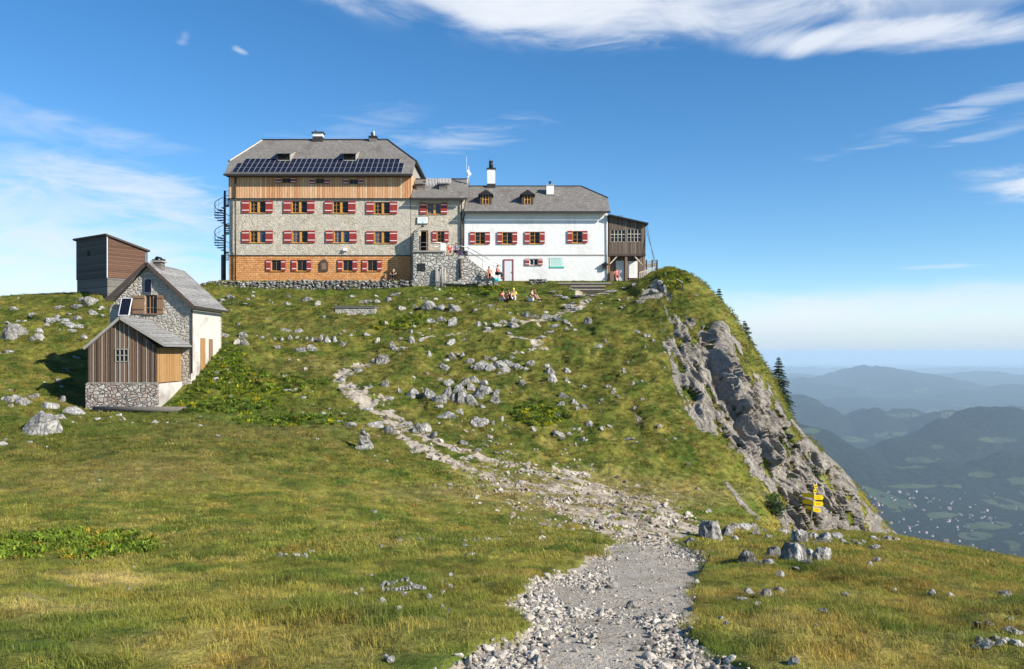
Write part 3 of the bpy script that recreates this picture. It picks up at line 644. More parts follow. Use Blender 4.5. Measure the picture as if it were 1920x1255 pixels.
# ------------------------------------------------------------------ buildings
def fx(px, Y=80.): return (px-CX)/F*Y
def fz(py, Y=80.): return EYE+(HY-py)/F*Y
def wall_holes(mb, x0, x1, z0, z1, holes, y, m, depth=.3, rm=None):
    """facade sheet with real openings and reveals; holes = (hx0,hx1,hz0,hz1)"""
    holes = [h for h in holes if h[0] < x1 and h[1] > x0 and h[2] < z1 and h[3] > z0]
    xs = sorted({x0, x1, *[v for h in holes for v in h[:2]]}); zs = sorted({z0, z1, *[v for h in holes for v in h[2:]]})
    for i in range(len(xs)-1):
        for j in range(len(zs)-1):
            cx, cz = (xs[i]+xs[i+1])/2, (zs[j]+zs[j+1])/2
            if any(h[0] < cx < h[1] and h[2] < cz < h[3] for h in holes): continue
            mb.face([(xs[i], y, zs[j]), (xs[i+1], y, zs[j]), (xs[i+1], y, zs[j+1]), (xs[i], y, zs[j+1])], m)
    for h in holes:
        a, b_, c_, d = h; r = rm or m
        mb.face([(a, y, c_), (a, y, d), (a, y+depth, d), (a, y+depth, c_)], r); mb.face([(b_, y, c_), (b_, y+depth, c_), (b_, y+depth, d), (b_, y, d)], r)
        mb.face([(a, y, c_), (a, y+depth, c_), (b_, y+depth, c_), (b_, y, c_)], r); mb.face([(a, y, d), (b_, y, d), (b_, y+depth, d), (a, y+depth, d)], r)
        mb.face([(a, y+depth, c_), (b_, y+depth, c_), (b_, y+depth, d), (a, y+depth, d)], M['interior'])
WCACHE = {}
def window(parent, X, Z, w, h, sw, style='double', Y=80., blue=None, key=None):
    k = (w, h, sw, style, blue)
    loc = Vector((X, Y, Z))-wloc(parent)
    if k in WCACHE:
        c = copy_tree(WCACHE[k], parent); c.location = loc; return c
    f = MB(); fr = M['ochre'] if style != 'grey' else M['white_paint']; t_ = .055
    if style == 'brown': fr = M['brown_wood']
    y0, y1 = .13, .19
    f.box(-w/2, -w/2+t_, y0, y1, -h/2, h/2, fr); f.box(w/2-t_, w/2, y0, y1, -h/2, h/2, fr)
    f.box(-w/2+t_, w/2-t_, y0, y1, -h/2, -h/2+t_, fr); f.box(-w/2+t_, w/2-t_, y0, y1, h/2-t_, h/2, fr)
    if style == 'double':
        f.box(-.02, .18, .02, .12, -h/2+.03, h/2-.12, fr)                 # open casement edge-on in the middle
        f.box(-w/2+.04, -w/2+.11, -.02, .12, -h/2, h/2-.12, fr)
        f.box((-w/2)/2-.03, (-w/2)/2+.0, .12, .16, -h/2+t_, h/2-t_, fr)
        for q in (-.17, .17): f.box(-w/2+t_, -.02, .12, .155, q*h-.012, q*h+.012, fr)
        f.box(.18, w/2-t_, .135, .16, -.02, .005, M['brown_wood'])
    elif style == 'single' or style == 'brown':
        f.box(-.025, .025, y0-.01, y1, -h/2+t_, h/2-t_, fr)
        for q in (-.18, .18): f.box(-w/2+t_, w/2-t_, y0, y1-.02, q*h-.012, q*h+.012, fr)
        f.box(-w/2-.0, -w/2+.06, -.03, .13, -h/2, h/2, fr)
    elif style == 'dark':
        f.box(-.02, .02, y0, y1, -h/2+t_, h/2-t_, M['brown_wood'])
    elif style == 'grey':
        f.box(-.03, .03, y0-.01, y1, -h/2+t_, h/2-t_, fr)
    o = f.build('window'); o.parent = parent; o.location = loc
    p = MB()
    if blue == 'r': p.box(-w/2+t_, 0, .195, .205, -h/2+t_, h/2-t_, M['glass']); p.box(0, w/2-t_, .165, .175, -h/2+t_, h/2-t_, M['glass_blue'])
    elif blue == 'l': p.box(-w/2+t_, 0, .165, .175, -h/2+t_, h/2-t_, M['glass_blue']); p.box(0, w/2-t_, .195, .205, -h/2+t_, h/2-t_, M['glass'])
    elif blue == 'b': p.box(-w/2+t_, w/2-t_, .165, .175, -h/2+t_, h/2-t_, M['glass_blue'])
    else: p.box(-w/2+t_, w/2-t_, .195, .205, -h/2+t_, h/2-t_, M['glass'])
    q = p.build('pane'); q.parent = o
    if sw:
        for s in (-1, 1):
            b_ = MB(); a0, a1 = (-w/2-sw, -w/2-.01) if s < 0 else (w/2+.01, w/2+sw)
            b_.box(a0, a1, -.10, -.055, -h/2-.02, h/2+.0, M['red'])
            for zc in (-.30*h, .30*h): b_.box(a0+.02, a1-.02, -.112, -.099, zc-.032, zc+.032, M['white_paint'])
            for zc in (-.4*h, .4*h): b_.box(a0+sw*.3, a1-sw*.3, -.056, .0, zc-.02, zc+.02, M['dark_wood'])
            q = b_.build('shutter'); q.parent = o
        s_ = MB(); s_.box(-w/2-.03, w/2+.03, -.07, .13, -h/2-.06, -h/2-.005, fr if style != 'grey' else M['brown_wood'])
        q = s_.build('sill'); q.parent = o
    WCACHE[k] = o
    return o
def hole(px, py, w, h, Y=80.): x, z = fx(px, Y), fz(py, Y); return (x-w/2, x+w/2, z-h/2, z+h/2)
def rail(mb, pts, r, m):
    for a, b_ in zip(pts[:-1], pts[1:]): mb.tube(a, b_, r, r, m, 6)

# --- main stone house
H = thing('stone_house', 'large four-storey rubble-walled mountain hut with larch-clad attic and grey hip roof', 'mountain hut', (-18, 86, 8.35))
z_b, z_sh, z_st, z_ev = 7.4, fz(480), fz(371), fz(325)
X0, X1, YB = -26.5, -9.5, 92.
up = [(483, 388, 'r0'), (561, 388, 0), (638, 388.5, 0), (716, 390, 0)]; lo = [(483, 444, 'r'), (562, 444, 'l'), (640, 444, 'b'), (716, 445, 'l')]
bas = [(518, 498), (566, 498), (652, 498), (698, 498)]; att = [(537, 339), (600, 340), (663, 341)]
m1 = MB(); hs_ = [hole(x, y, 1.5, 1.12) for x, y, _ in up+lo]
wall_holes(m1, X0, X1, z_sh, z_st, hs_, 80., M['stone_render'])
m1.box(X0, X1, 80.35, YB, z_b, z_st, M['stone_render']); m1.box(X0, X0+.02, 80, 80.34, z_b, z_st, M['stone_render']); m1.box(X1-.02, X1, 80, 80.34, z_b, z_st, M['stone_render'])
m1.build('wall', H)
m1 = MB(); hb_ = [hole(x, y, .95, 1.05) for x, y in bas]
wall_holes(m1, X0-.03, X1, z_b, z_sh-.02, hb_, 79.93, M['wall_shingle'], .35)
m1.box(X0-.03, X0-.01, 79.93, YB, z_b, z_sh-.02, M['wall_shingle'])
m1.build('shingle_cladding', H)
m1 = MB(); ha_ = [hole(x, y, .86, .50) for x, y in att]
wall_holes(m1, X0-.04, X1+.04, z_st-.05, z_ev+.05, ha_, 79.90, M['larch'], .4)
m1.box(X0-.04, X1+.04, 80.32, YB, z_st-.05, z_ev+.05, M['larch']); m1.box(X0-.04, X0-.02, 79.9, 80.31, z_st-.05, z_ev+.05, M['larch']); m1.box(X1+.02, X1+.04, 79.9, 80.31, z_st-.05, z_ev+.05, M['larch'])
m1.build('timber_cladding', H)
m1 = MB(); m1.box(X0-.08, X1+.07, 79.84, 79.96, z_st-.14, z_st-.06, M['gutter']); m1.box(X0-.05, X1, 79.86, 79.99, z_sh, z_sh+.06, M['gutter']); m1.box(X0, X1, 79.955, 79.995, z_sh+.07, z_sh+.32, M['stone_render']); m1.build('ledge', H)
for x, y, b_ in up: window(H, fx(x), fz(y), 1.5, 1.12, .70, 'double')
for x, y, b_ in lo: window(H, fx(x), fz(y), 1.5, 1.12, .70, 'double', 80., b_)
for x, y in bas: window(H, fx(x), fz(y), .95, 1.05, .44, 'dark', 79.93)
for x, y in att: window(H, fx(x), fz(y), .86, .50, .52, 'dark', 79.90)
# roof
zE = fz(326, 79.3); sl = .716
def rz(Y): return zE+sl*(Y-79.3)
RY = 86.; zR = rz(RY); XL, XR = fx(492, RY), fx(727, RY); yh = 81.75; zh = rz(yh); yb, yhb = 2*RY-79.3, 2*RY-yh
eL, eR, hL, hR = -26.72, -9.28, -27.05, -9.2
def roof_solid(mb, faces, m, th=.16):
    for f in faces: mb.face(f, m)
    bmesh.ops.remove_doubles(mb.bm, verts=mb.bm.verts[:], dist=.001)
    bmesh.ops.recalc_face_normals(mb.bm, faces=mb.bm.faces[:])
    bmesh.ops.solidify(mb.bm, geom=mb.bm.faces[:], thickness=th)
rf = MB()
P = lambda x, y: (x, y, rz(y)); Q = lambda x, y: (x, y, rz(2*RY-y))
roof_solid(rf, [[P(eL, 79.3), P(eR, 79.3), P(hR, yh), P(XR, RY), P(XL, RY), P(hL, yh)],
                [Q(eR, yb), Q(eL, yb), Q(hL, yhb), (XL, RY, zR), (XR, RY, zR), Q(hR, yhb)],
                [P(hL, yh), (XL, RY, zR), Q(hL, yhb)], [P(hR, yh), Q(hR, yhb), (XR, RY, zR)]], M['roof'])
roof = rf.build('roof', H)
g = MB()
for x in (X0-.03, X1-.02):   # gable ends under the clipped hips
    g.prism([(x, 79.9, z_ev), (x, YB, z_ev), (x, yhb, zh-.15), (x, yh, zh-.15)], (.05, 0, 0), M['grey_wood'])
g.build('gable', H)
g = MB(); g.box(eL-.05, eR+.05, 79.12, 79.28, zE-.20, zE-.02, M['gutter']); g.box(eL+.1, eR-.1, 79.3, 79.9, zE-.22, zE-.14, M['dark_wood'])
g.tube((X0+.65, 79.75, zE-.2), (X0+.65, 79.72, z_b+.2), .075, .075, M['gutter']); g.box(hL-.1, hL+.02, yh-.15, yhb+.15, zh-.12, zh+.02, M['gutter']); g.box(hR-.02, hR+.12, yh-.15, yhb+.15, zh-.12, zh+.02, M['gutter']); g.box(XL-.05, XR+.05, RY-.1, RY+.1, zR-.02, zR+.09, M['gutter'])
g.beam((hL, yh, zh+.02), (XL, RY, zR+.02), .14, .06, M['pale_wood']); g.beam((hR, yh, zh+.02), (XR, RY, zR+.02), .14, .08, M['gutter'])
g.build('gutter', H)
# solar panels on the main roof
cs_, sn_ = math.cos(math.atan(sl)), math.sin(math.atan(sl))
def roof_panel(x0, x1, s0, s1, parent, rz_=rz, Y0=79.3, sl_=sl):
    p = MB(); n_ = Vector((0, -sl_, 1)).normalized(); u = Vector((0, 1, sl_)).normalized()
    o_ = Vector((x0, Y0, rz_(Y0)))+u*s0+n_*.06
    R_ = Matrix.Translation(o_) @ Matrix((Vector((1, 0, 0)), u, n_)).transposed().to_4x4()
    W_, L_ = x1-x0, s1-s0
    p.box(.02, W_-.02, .02, L_-.02, 0, .035, M['solar'], R_)
    for a in ((0, .025, 0, L_), (W_-.025, W_, 0, L_), (.025, W_-.025, 0, .025), (.025, W_-.025, L_-.025, L_)): p.box(a[0], a[1], a[2], a[3], -.04, .04, M['galv'], R_)
    k_ = int(round(L_/1.06))
    for i in range(1, k_): p.box(.025, W_-.025, i*L_/k_-.012, i*L_/k_+.012, 0, .040, M['galv'], R_)
    return p.build('solar_panel', parent)
xa, xb = fx(450, 80.2), fx(746, 80.2); n_ = 30; wd = (xb-xa)/n_
rp = thing('solar_row', 'long row of dark blue solar panels along the eave of the stone hut roof', 'solar panels', (-18, 79.5, zE))
for i in range(n_): roof_panel(xa+i*wd+.004, xa+(i+1)*wd-.004, .12, 3.3, rp)
roof_panel(xa-wd+.0, xa-.02, .12, 2.28, rp); roof_panel(xb+.02, xb+wd, .12, 2.28, rp)
for px in (540, 661):   # shed dormers
    d = MB(); x = fx(px, 83); yb_ = 82.9; zt = rz(yb_); yf = 81.45; w = .62
    d.prism([(x-w, yf, rz(yf)-.05), (x-w, yf, zt-.22), (x-w, yb_+.7, rz(yb_+.7)), ], (.05, 0, 0), M['dark_wood']); d.prism([(x+w-.05, yf, rz(yf)-.05), (x+w-.05, yf, zt-.22), (x+w-.05, yb_+.7, rz(yb_+.7))], (.05, 0, 0), M['grey_wood'])
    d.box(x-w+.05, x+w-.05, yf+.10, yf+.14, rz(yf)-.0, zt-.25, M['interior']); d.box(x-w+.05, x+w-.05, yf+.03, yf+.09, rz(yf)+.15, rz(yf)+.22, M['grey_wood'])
    d.prism([(x-w-.12, yf-.25, zt-.28), (x+w+.12, yf-.25, zt-.28), (x+w+.12, yb_+.95, rz(yb_+.95)+.04), (x-w-.12, yb_+.95, rz(yb_+.95)+.04)], (0, 0, .07), M['roof'])
    d.build('dormer', H)
c_ = MB(); x = fx(597, 86); c_.box(x-.5, x+.5, 85.6, 86.4, zR-.4, zR+.28, M['gutter']); c_.box(x-.48, x+.48, 85.62, 86.38, zR+.28, zR+.62, M['white']); c_.box(x-.6, x+.6, 85.5, 86.5, zR+.62, zR+.72, M['gutter']); c_.tube((x-.3, 86, zR+.72), (x-.3, 86, zR+1.0), .06, .06, M['soot']); c_.build('chimney', H)
c_ = MB(); x = fx(700, 86); c_.box(x-.36, x+.36, 85.6, 86.4, zR-.4, zR+.12, M['roof']); c_.box(x-.42, x+.42, 85.55, 86.45, zR+.12, zR+.32, M['soot']); c_.tube((x-.12, 86, zR+.32), (x-.12, 86, zR+.75), .1, .13, M['soot']); c_.tube((x+.08, 86, zR+.32), (x+.05, 86, zR+.9), .06, .05, M['white_metal']); c_.build('chimney', H)
# wooden board in arched shape, between the basement windows
a = MB(); x, z = fx(608), fz(498)
a.prism([(x-.38, 79.92, z-.55), (x+.38, 79.92, z-.55), (x+.38, 79.92, z+.25), (x+.14, 79.92, z+.55), (x-.14, 79.92, z+.55), (x-.38, 79.92, z+.25)], (0, -.10, 0), M['dark_wood'])
a.box(x-.22, x+.22, 79.80, 79.815, z-.4, z+.2, M['brown_wood']); tag(a.build('notice_board'), 'dark arched wooden board on the orange shingles between the basement windows', 'board')
a = MB(); x, z = fx(647), fz(469); a.box(x-.16, x+.16, 79.8, 79.99, z-.1, z+.12, M['white_paint']); a.box(x-.2, x+.2, 79.72, 79.8, z-.14, z-.08, M['galv']); tag(a.build('wall_lamp'), 'small white box lamp on the rubble wall above the shingles', 'lamp')

# --- connecting wing
Wg = thing('connecting_wing', 'lower rubble-walled wing with the entrance door, between the stone house and the white wing', 'house wing', (-7, 83, 8.3))
cz0, cze = 8.0, fz(372)
a = MB(); hc = [hole(813, 391, 1.35, 1.05), hole(826, 444, .72, 1.05), (fx(787), fx(803), fz(473), fz(432))]
wall_holes(a, -9.47, -4.52, cz0, cze+.2, hc, 80.04, M['stone_render'], .45)
a.box(-9.47, -4.52, 80.6, 86, cz0, cze+.2, M['stone_render']); a.box(-4.56, -4.52, 80.05, 80.59, cz0, cze+.2, M['stone_render']); a.build('wall', Wg)
window(Wg, fx(813), fz(391), 1.35, 1.05, .60, 'double', 80.04, 'b'); window(Wg, fx(826), fz(444), .72, 1.05, .40, 'single', 80.04)
ze2 = fz(371, 79.5); s2 = .70; ry2 = 82.95; rz2 = lambda Y: ze2+s2*(Y-79.5)
rf = MB(); zr2 = rz2(ry2)
roof_solid(rf, [[(-9.4, 79.5, ze2), (-4.15, 79.5, ze2), (-4.15, ry2, zr2), (-9.4, ry2, zr2)], [(-9.4, ry2, zr2), (-4.15, ry2, zr2), (-4.15, 86.4, ze2), (-9.4, 86.4, ze2)]], M['roof'])
rf.build('roof', Wg)
g = MB(); g.box(-9.4, -4.25, 79.32, 79.48, ze2-.2, ze2-.03, M['gutter']); g.tube((-4.75, 79.9, ze2-.2), (-4.75, 79.9, fz(478)), .06, .06, M['gutter']); g.box(-9.35, -4.2, ry2-.08, ry2+.08, zr2, zr2+.08, M['gutter']); g.build('gutter', Wg)
d = MB(); xd0, xd1 = fx(787), fx(803); d.box(xd0, xd0+.09, 80.1, 80.2, fz(473), fz(432), M['pale_wood']); d.box(xd1-.09, xd1, 80.1, 80.2, fz(473), fz(432), M['brown_wood']); d.box(xd0+.09, xd1-.09, 80.1, 80.2, fz(434), fz(432), M['brown_wood']); d.box(xd1-.14, xd1-.1, 79.6, 80.2, fz(472), fz(434), M['brown_wood'])
d.build('door_frame', Wg)
for px in (789, 831):
    d = MB(); x = fx(px, 81.4); yf, yb_ = 80.95, 82.2; zt = rz2(yb_)
    d.box(x-.33, x+.33, yf, yf+.06, rz2(yf)-.02, zt-.35, M['concrete_boards']); d.box(x-.38, x-.33, yf, yb_-.2, rz2(yf)-.1, zt-.35, M['dark_wood']); d.box(x+.33, x+.38, yf, yb_-.2, rz2(yf)-.1, zt-.35, M['dark_wood'])
    d.prism([(x-.45, yf-.15, zt-.35), (x+.45, yf-.15, zt-.35), (x+.45, yb_, zt+.02), (x-.45, yb_, zt+.02)], (0, 0, .06), M['roof']); d.build('dormer', Wg)
for px0, px1, top, bot in ((799, 821, 335, 348), (823, 845, 335, 344)):
    q = thing('roof_solar_panel', 'left of the two white-gridded solar panels on the connecting wing roof' if px0 == 799 else 'right of the two white-gridded solar panels on the connecting wing roof', 'solar panel', (fx(810, 81.8), 81.8, rz2(82)))
    y0_, y1_ = 81.75, 82.35; x0_, x1_ = fx(px0, 82), fx(px1, 82); z0_, z1_ = fz(bot, 81.8), fz(top, 82.3)
    d = MB(); d.prism([(x0_, y0_, z0_), (x1_, y0_, z0_), (x1_, y1_, z1_), (x0_, y1_, z1_)], (0, .05, .0), M['solar']); d.build('cells', q)
    d = MB()
    for i in range(9): xx = x0_+(x1_-x0_)*i/8; d.beam((xx, y0_-.02, z0_), (xx, y1_-.02, z1_), .035, .02, M['white_paint'])
    for i in range(6): tt = i/5; zz = z0_+(z1_-z0_)*tt; yy = y0_+(y1_-y0_)*tt-.02; d.beam((x0_, yy, zz), (x1_, yy, zz), .035, .02, M['white_paint'])
    for xx in (x0_+.1, x1_-.1): d.beam((xx, y1_+.03, z1_), (xx, y1_+.4, rz2(y1_+.4)), .05, .05, M['galv']); d.beam((xx, y0_+.05, z0_), (xx, y0_+.1, rz2(y0_+.1)), .05, .05, M['galv'])
    d.build('rack', q)
q = MB(); xs = fx(793); q.box(xs-.53, xs+.50, 79.93, 79.99, fz(420), fz(407), M['gutter']); q.box(xs-.50, xs+.47, 79.90, 79.93, fz(419.4), fz(407.6), M['sign_white'])
for i, (w0, w1) in enumerate(((-.36, .32), (-.30, .26), (-.40, .36))): q.box(xs+w0, xs+w1, 79.893, 79.90, fz(409.6+i*2.4)-.012, fz(409.6+i*2.4)+.012, M['grey_wood'])
q.prism([(xs-.10, 79.90, fz(418.6)), (xs+.10, 79.90, fz(418.6)), (xs, 79.90, fz(415.6))], (0, -.008, 0), M['sign_green'])
tag(q.build('entrance_sign'), 'white rectangular sign board above the dark entrance door', 'sign')
q = MB(); q.tube((xs, 80.0, fz(424)), (xs, 79.6, fz(423)), .03, .03, M['soot']); q.tube((xs, 79.6, fz(423)), (xs, 79.6, fz(427)), .05, .17, M['soot'], 10); tag(q.build('entrance_lamp'), 'small shaded outdoor lamp over the entrance door, under the white sign', 'lamp')

# --- antenna mast
q = thing('antenna_mast', 'thin pale antenna mast with small dishes between connecting wing and white wing', 'antenna', (fx(876, 82), 82, 16.5))
xa_ = fx(876.5, 82); d = MB(); d.tube((xa_, 82, 16.5), (xa_, 82, fz(318, 82)), .035, .03, M['galv'], 6); d.tube((xa_-.08, 82, fz(345, 82)), (xa_-.08, 82, fz(294, 82)), .015, .012, M['white_metal'], 5); d.tube((xa_+.12, 82, fz(345, 82)), (xa_+.12, 82, fz(312, 82)), .03, .025, M['white_metal'], 5); d.build('pole', q)
for dz, s in ((322, .14), (327, .17), (332, .1)):
    d = MB(); d.tube((xa_+(.1 if s < .17 else .22), 81.9, fz(dz, 82)), (xa_+(.1 if s < .17 else .22), 81.83, fz(dz, 82)), s*.6, s, M['white_metal'], 10); d.build('dish', q)

# --- white wing
Ww = thing('white_wing', 'long white plastered wing with grey shingle roof, two dormers and red shuttered windows', 'house wing', (2, 84, 8.2))
a = MB(); ww = [(900, 446.5), (951, 446.5), (1002.5, 446), (1082.5, 444.5)]
hw = [hole(x, y, .95, 1.12) for x, y in ww]+[hole(1001, 491.5, .80, .62), (fx(944.5), fx(962.5), 7.9, fz(487))]
wall_holes(a, -4.5, 9.0, 7.4, fz(394), hw, 80., M['white'], .28)
a.box(-4.5, 9., 80.4, 88.5, 7.4, fz(394), M['white']); a.box(8.96, 9, 80, 80.39, 7.4, fz(394), M['white']); a.box(-4.5, -4.46, 80, 80.39, fz(478), fz(394), M['white'])
a.build('wall', Ww)
for x, y in ww: window(Ww, fx(x), fz(y), .95, 1.12, .47, 'single')
window(Ww, fx(1001), fz(491.5), .80, .62, .42, 'grey')
g = MB(); g.box(-4.5, 9.02, 79.95, 79.995, fz(479.5), fz(477.5), M['grey_wood']); g.build('band', Ww)
zw = fz(396, 79.4); rw = lambda Y: zw+.70*(Y-79.4); ryw = 83.95; zrw = rw(ryw); xrr = fx(1090, ryw); yhw = 81.75; ybw, yhbw = 2*ryw-79.4, 2*ryw-yhw
rf = MB(); P = lambda x, y: (x, y, rw(y)); Q = lambda x, y: (x, y, rw(2*ryw-y))
roof_solid(rf, [[P(-4.48, 79.4), P(9.1, 79.4), P(9.18, yhw), P(xrr, ryw), P(-4.28, ryw)], [Q(9.1, ybw), Q(-4.48, ybw), (-4.28, ryw, zrw), (xrr, ryw, zrw), Q(9.18, yhbw)], [P(9.18, yhw), Q(9.18, yhbw), (xrr, ryw, zrw)]], M['roof'])
rf.build('roof', Ww)
g = MB(); g.prism([(8.95, 80, fz(394)), (8.95, 88, fz(394)), (8.95, yhbw, rw(yhw)-.15), (8.95, yhw, rw(yhw)-.15)], (.05, 0, 0), M['white']); g.prism([(-4.5, 80, fz(394)), (-4.5, 88, fz(394)), (-4.5, ryw, zrw-.2)], (.05, 0, 0), M['grey_wood']); g.build('gable', Ww)
g = MB(); g.box(-4.5, 9.15, 79.22, 79.38, zw-.2, zw-.03, M['gutter']); g.beam((9.2, yhw, rw(yhw)+.02), (xrr, ryw, zrw+.02), .1, .1, M['gutter']); g.box(-4.28, xrr, ryw-.07, ryw+.07, zrw, zrw+.07, M['gutter']); g.tube((-4.35, 79.35, zw-.25), (-4.6, 79.85, zw-.7), .06, .06, M['gutter']); g.tube((-4.6, 79.85, zw-.7), (-4.6, 79.9, fz(478)), .06, .06, M['gutter']); g.tube((8.9, 79.9, zw-.2), (8.9, 79.93, 8.3), .045, .045, M['white_paint']); g.build('gutter', Ww)
for px in (911, 989):
    x = fx(px, 81); yf = 80.55; zb = rw(yf)-.05; zt = zb+1.0
    d = MB(); d.box(x-.55, x-.32, yf, 82.2, zb, zt, M['dark_wood']); d.box(x+.32, x+.55, yf, 82.2, zb, zt, M['dark_wood']); d.box(x-.32, x+.32, yf, yf+.3, zt-.12, zt, M['dark_wood']); d.box(x-.32, x+.32, yf-.03, yf+.3, zb, zb+.12, M['brown_wood'])
    d.prism([(x-.55, yf+.02, zt), (x+.55, yf+.02, zt), (x, yf+.3, zt+.42)], (0, 1.6, 0), M['dark_wood'])
    dd = d.build('dormer', Ww)
    d = MB(); roof_solid(d, [[(x-.72, yf-.2, zt-.03), (x, yf+.45, zt+.56), (x, 82.9, zt+.56), (x-.72, 82.0, zt-.03)], [(x+.72, yf-.2, zt-.03), (x+.72, 82.0, zt-.03), (x, 82.9, zt+.56), (x, yf+.45, zt+.56)], [(x-.72, yf-.2, zt-.03), (x+.72, yf-.2, zt-.03), (x, yf+.45, zt+.56)]], M['soot'], .06); d.build('dormer_roof', dd)
    d = MB()
    for s in (-1, 0, 1): d.box(x+s*.27-.04, x+s*.27+.04, yf+.02, yf+.08, zb+.12, zt-.12, M['ochre'])
    d.box(x-.23, x+.23, yf+.03, yf+.07, zb+.5, zb+.54, M['ochre']); d.box(x-.31, x+.31, yf+.1, yf+.12, zb+.12, zt-.12, M['glass']); d.build('dormer_window', dd)
c_ = MB(); x = fx(921, 84); yy = 84.; c_.box(x-.42, x+.42, yy-.4, yy+.4, zrw-.5, zrw+.2, M['gutter']); c_.box(x-.38, x+.38, yy-.36, yy+.36, zrw+.2, fz(319, yy), M['white']); c_.box(x-.45, x+.45, yy-.43, yy+.43, fz(319, yy), fz(316.5, yy), M['soot']); c_.tube((x, yy, fz(316.5, yy)), (x, yy, fz(302, yy)), .2, .18, M['soot'], 10); c_.tube((x-.2, yy, fz(316, yy)), (x-.2, yy, fz(297, yy)), .02, .02, M['soot'], 5); c_.build('chimney', Ww)
c_ = MB(); x = fx(1031, 83); yy = 82.6; c_.box(x-.36, x+.36, yy-.35, yy+.35, rw(yy-.4)-.1, fz(349, yy), M['white']); c_.box(x-.4, x+.4, yy-.39, yy+.39, rw(yy-.4)-.15, rw(yy-.4)+.12, M['roof']); c_.box(x-.4, x+.4, yy-.4, yy+.4, fz(349, yy), fz(347.5, yy), M['galv']); c_.tube((x, yy, fz(347.5, yy)), (x, yy, fz(341, yy)), .09, .09, M['soot']); c_.tube((x, yy, fz(341.5, yy)), (x, yy, fz(340, yy)), .2, .02, M['soot']); c_.build('chimney', Ww)
d = MB(); a0, a1, zt = fx(944), fx(963), fz(486.5); d.box(a0, a0+.1, 79.93, 80.05, 7.9, zt, M['red']); d.box(a1-.1, a1, 79.93, 80.05, 7.9, zt, M['red']); d.box(a0+.1, a1-.1, 79.93, 80.05, zt-.1, zt, M['red'])
dr = d.build('door_frame', Ww); d = MB(); d.box(a0+.1, a1-.1, 79.97, 80.03, 7.9, zt-.1, M['door_grey']); d.box(a1-.2, a1-.15, 79.93, 79.97, 9.1, 9.2, M['soot']); d.build('door', Ww)
q = MB(); x0_, x1_ = fx(1030.5), fx(1057.5); q.box(x0_, x1_, 79.955, 79.985, fz(500), fz(483), M['sign_pale']); q.box(x0_-.01, x1_+.03, 79.945, 79.954, fz(502.8), fz(500), M['sign_green']); q.box(x0_, x1_, 79.955, 79.985, fz(502.8), fz(500.1), M['sign_pale'])
rr = random.Random(8)
for i in range(7):
    z_ = fz(484.6+i*2.1); xx = x0_+.12
    while xx < x1_-.3: l = rr.uniform(.1, .32); q.box(xx, xx+l, 79.949, 79.955, z_-.016, z_+.016, M['sign_green'] if i else M['soot']); xx += l+.05
tag(q.build('information_board'), 'pale green printed board with a green bottom strip on the white wall', 'board')
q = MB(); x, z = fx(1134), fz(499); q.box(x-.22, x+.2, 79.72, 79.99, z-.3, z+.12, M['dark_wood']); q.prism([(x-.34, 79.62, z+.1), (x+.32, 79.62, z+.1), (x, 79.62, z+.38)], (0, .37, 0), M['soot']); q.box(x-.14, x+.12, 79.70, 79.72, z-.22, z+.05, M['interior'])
tag(q.build('wall_shrine'), 'small dark wooden box with pitched roof on the corner of the white wall', 'shrine')

# --- timber annex
An = thing('timber_annex', 'weathered brown timber annex with lean-to roof and two white-barred windows at the cliff end', 'annex', (10.8, 82, 8.2))
ax0, ax1 = 9.04, fx(1210); zf = fz(478); zl, zr_ = fz(405), fz(420)
def atop(x): return zl+(zr_-zl)*(x-ax0)/(ax1-ax0)
a = MB(); w1, w2 = (fx(1145), fx(1172), fz(454), fz(432)), (fx(1176), fx(1202), fz(454), fz(431))
wall_holes(a, ax0, ax1, zf, fz(422), [w1, w2], 79.9, M['annex_boards'], .15)
a.face([(ax0, 79.9, fz(422)), (ax1, 79.9, fz(422)), (ax1, 79.9, atop(ax1)), (ax0, 79.9, atop(ax0))], M['annex_boards'])
a.prism([(ax0, 80.1, zf), (ax1, 80.1, zf), (ax1, 80.1, atop(ax1)), (ax0, 80.1, atop(ax0))], (0, 4.5, 0), M['annex_boards']); a.box(ax1-.02, ax1, 79.9, 80.1, zf, atop(ax1), M['annex_boards'])
a.build('upper_wall', An)
a = MB(); a.box(ax0, ax1-.1, 81.0, 84.5, 7.6, zf, M['annex_boards']); a.build('lower_wall', An)
a = MB()
for px in (1141.5, 1174, 1207): a.box(fx(px)-.11, fx(px)+.11, 79.93, 80.15, 8.0, zf, M['brown_wood'])
for p, q_ in (((1142, 497), (1157, 481)), ((1205, 497), (1190, 481))): a.beam((fx(p[0]), 79.98, fz(p[1])), (fx(q_[0]), 79.98, fz(q_[1])), .1, .1, M['pale_wood'])
a.box(ax0, ax1+.02, 79.86, 80.1, zf-.13, zf+.06, M['dark_wood']); a.build('post_frame', An)
for w_ in (w1, w2):
    f = MB(); y0, y1 = 79.93, 79.98; x0_, x1_, z0_, z1_ = w_
    for i in range(5): xx = x0_+(x1_-x0_)*i/4; f.box(xx-.025, xx+.025, y0, y1, z0_, z1_, M['pale_wood'])
    for q_ in (0, .64, 1): zz = z0_+(z1_-z0_)*q_; f.box(x0_, x1_, y0+.005, y1-.005, zz-.025, zz+.025, M['pale_wood'])
    for i in range(4): f.box(x0_+(x1_-x0_)*i/4+.02, x0_+(x1_-x0_)*(i+1)/4-.02, y0+.012, y1-.012, z0_+.36*(z1_-z0_)-.01, z0_+.36*(z1_-z0_)+.01, M['pale_wood'])
    wn = f.build('window', An); f = MB(); f.box(x0_, x1_, 79.985, 79.995, z0_, z1_, M['glass']); pn = f.build('pane', wn)
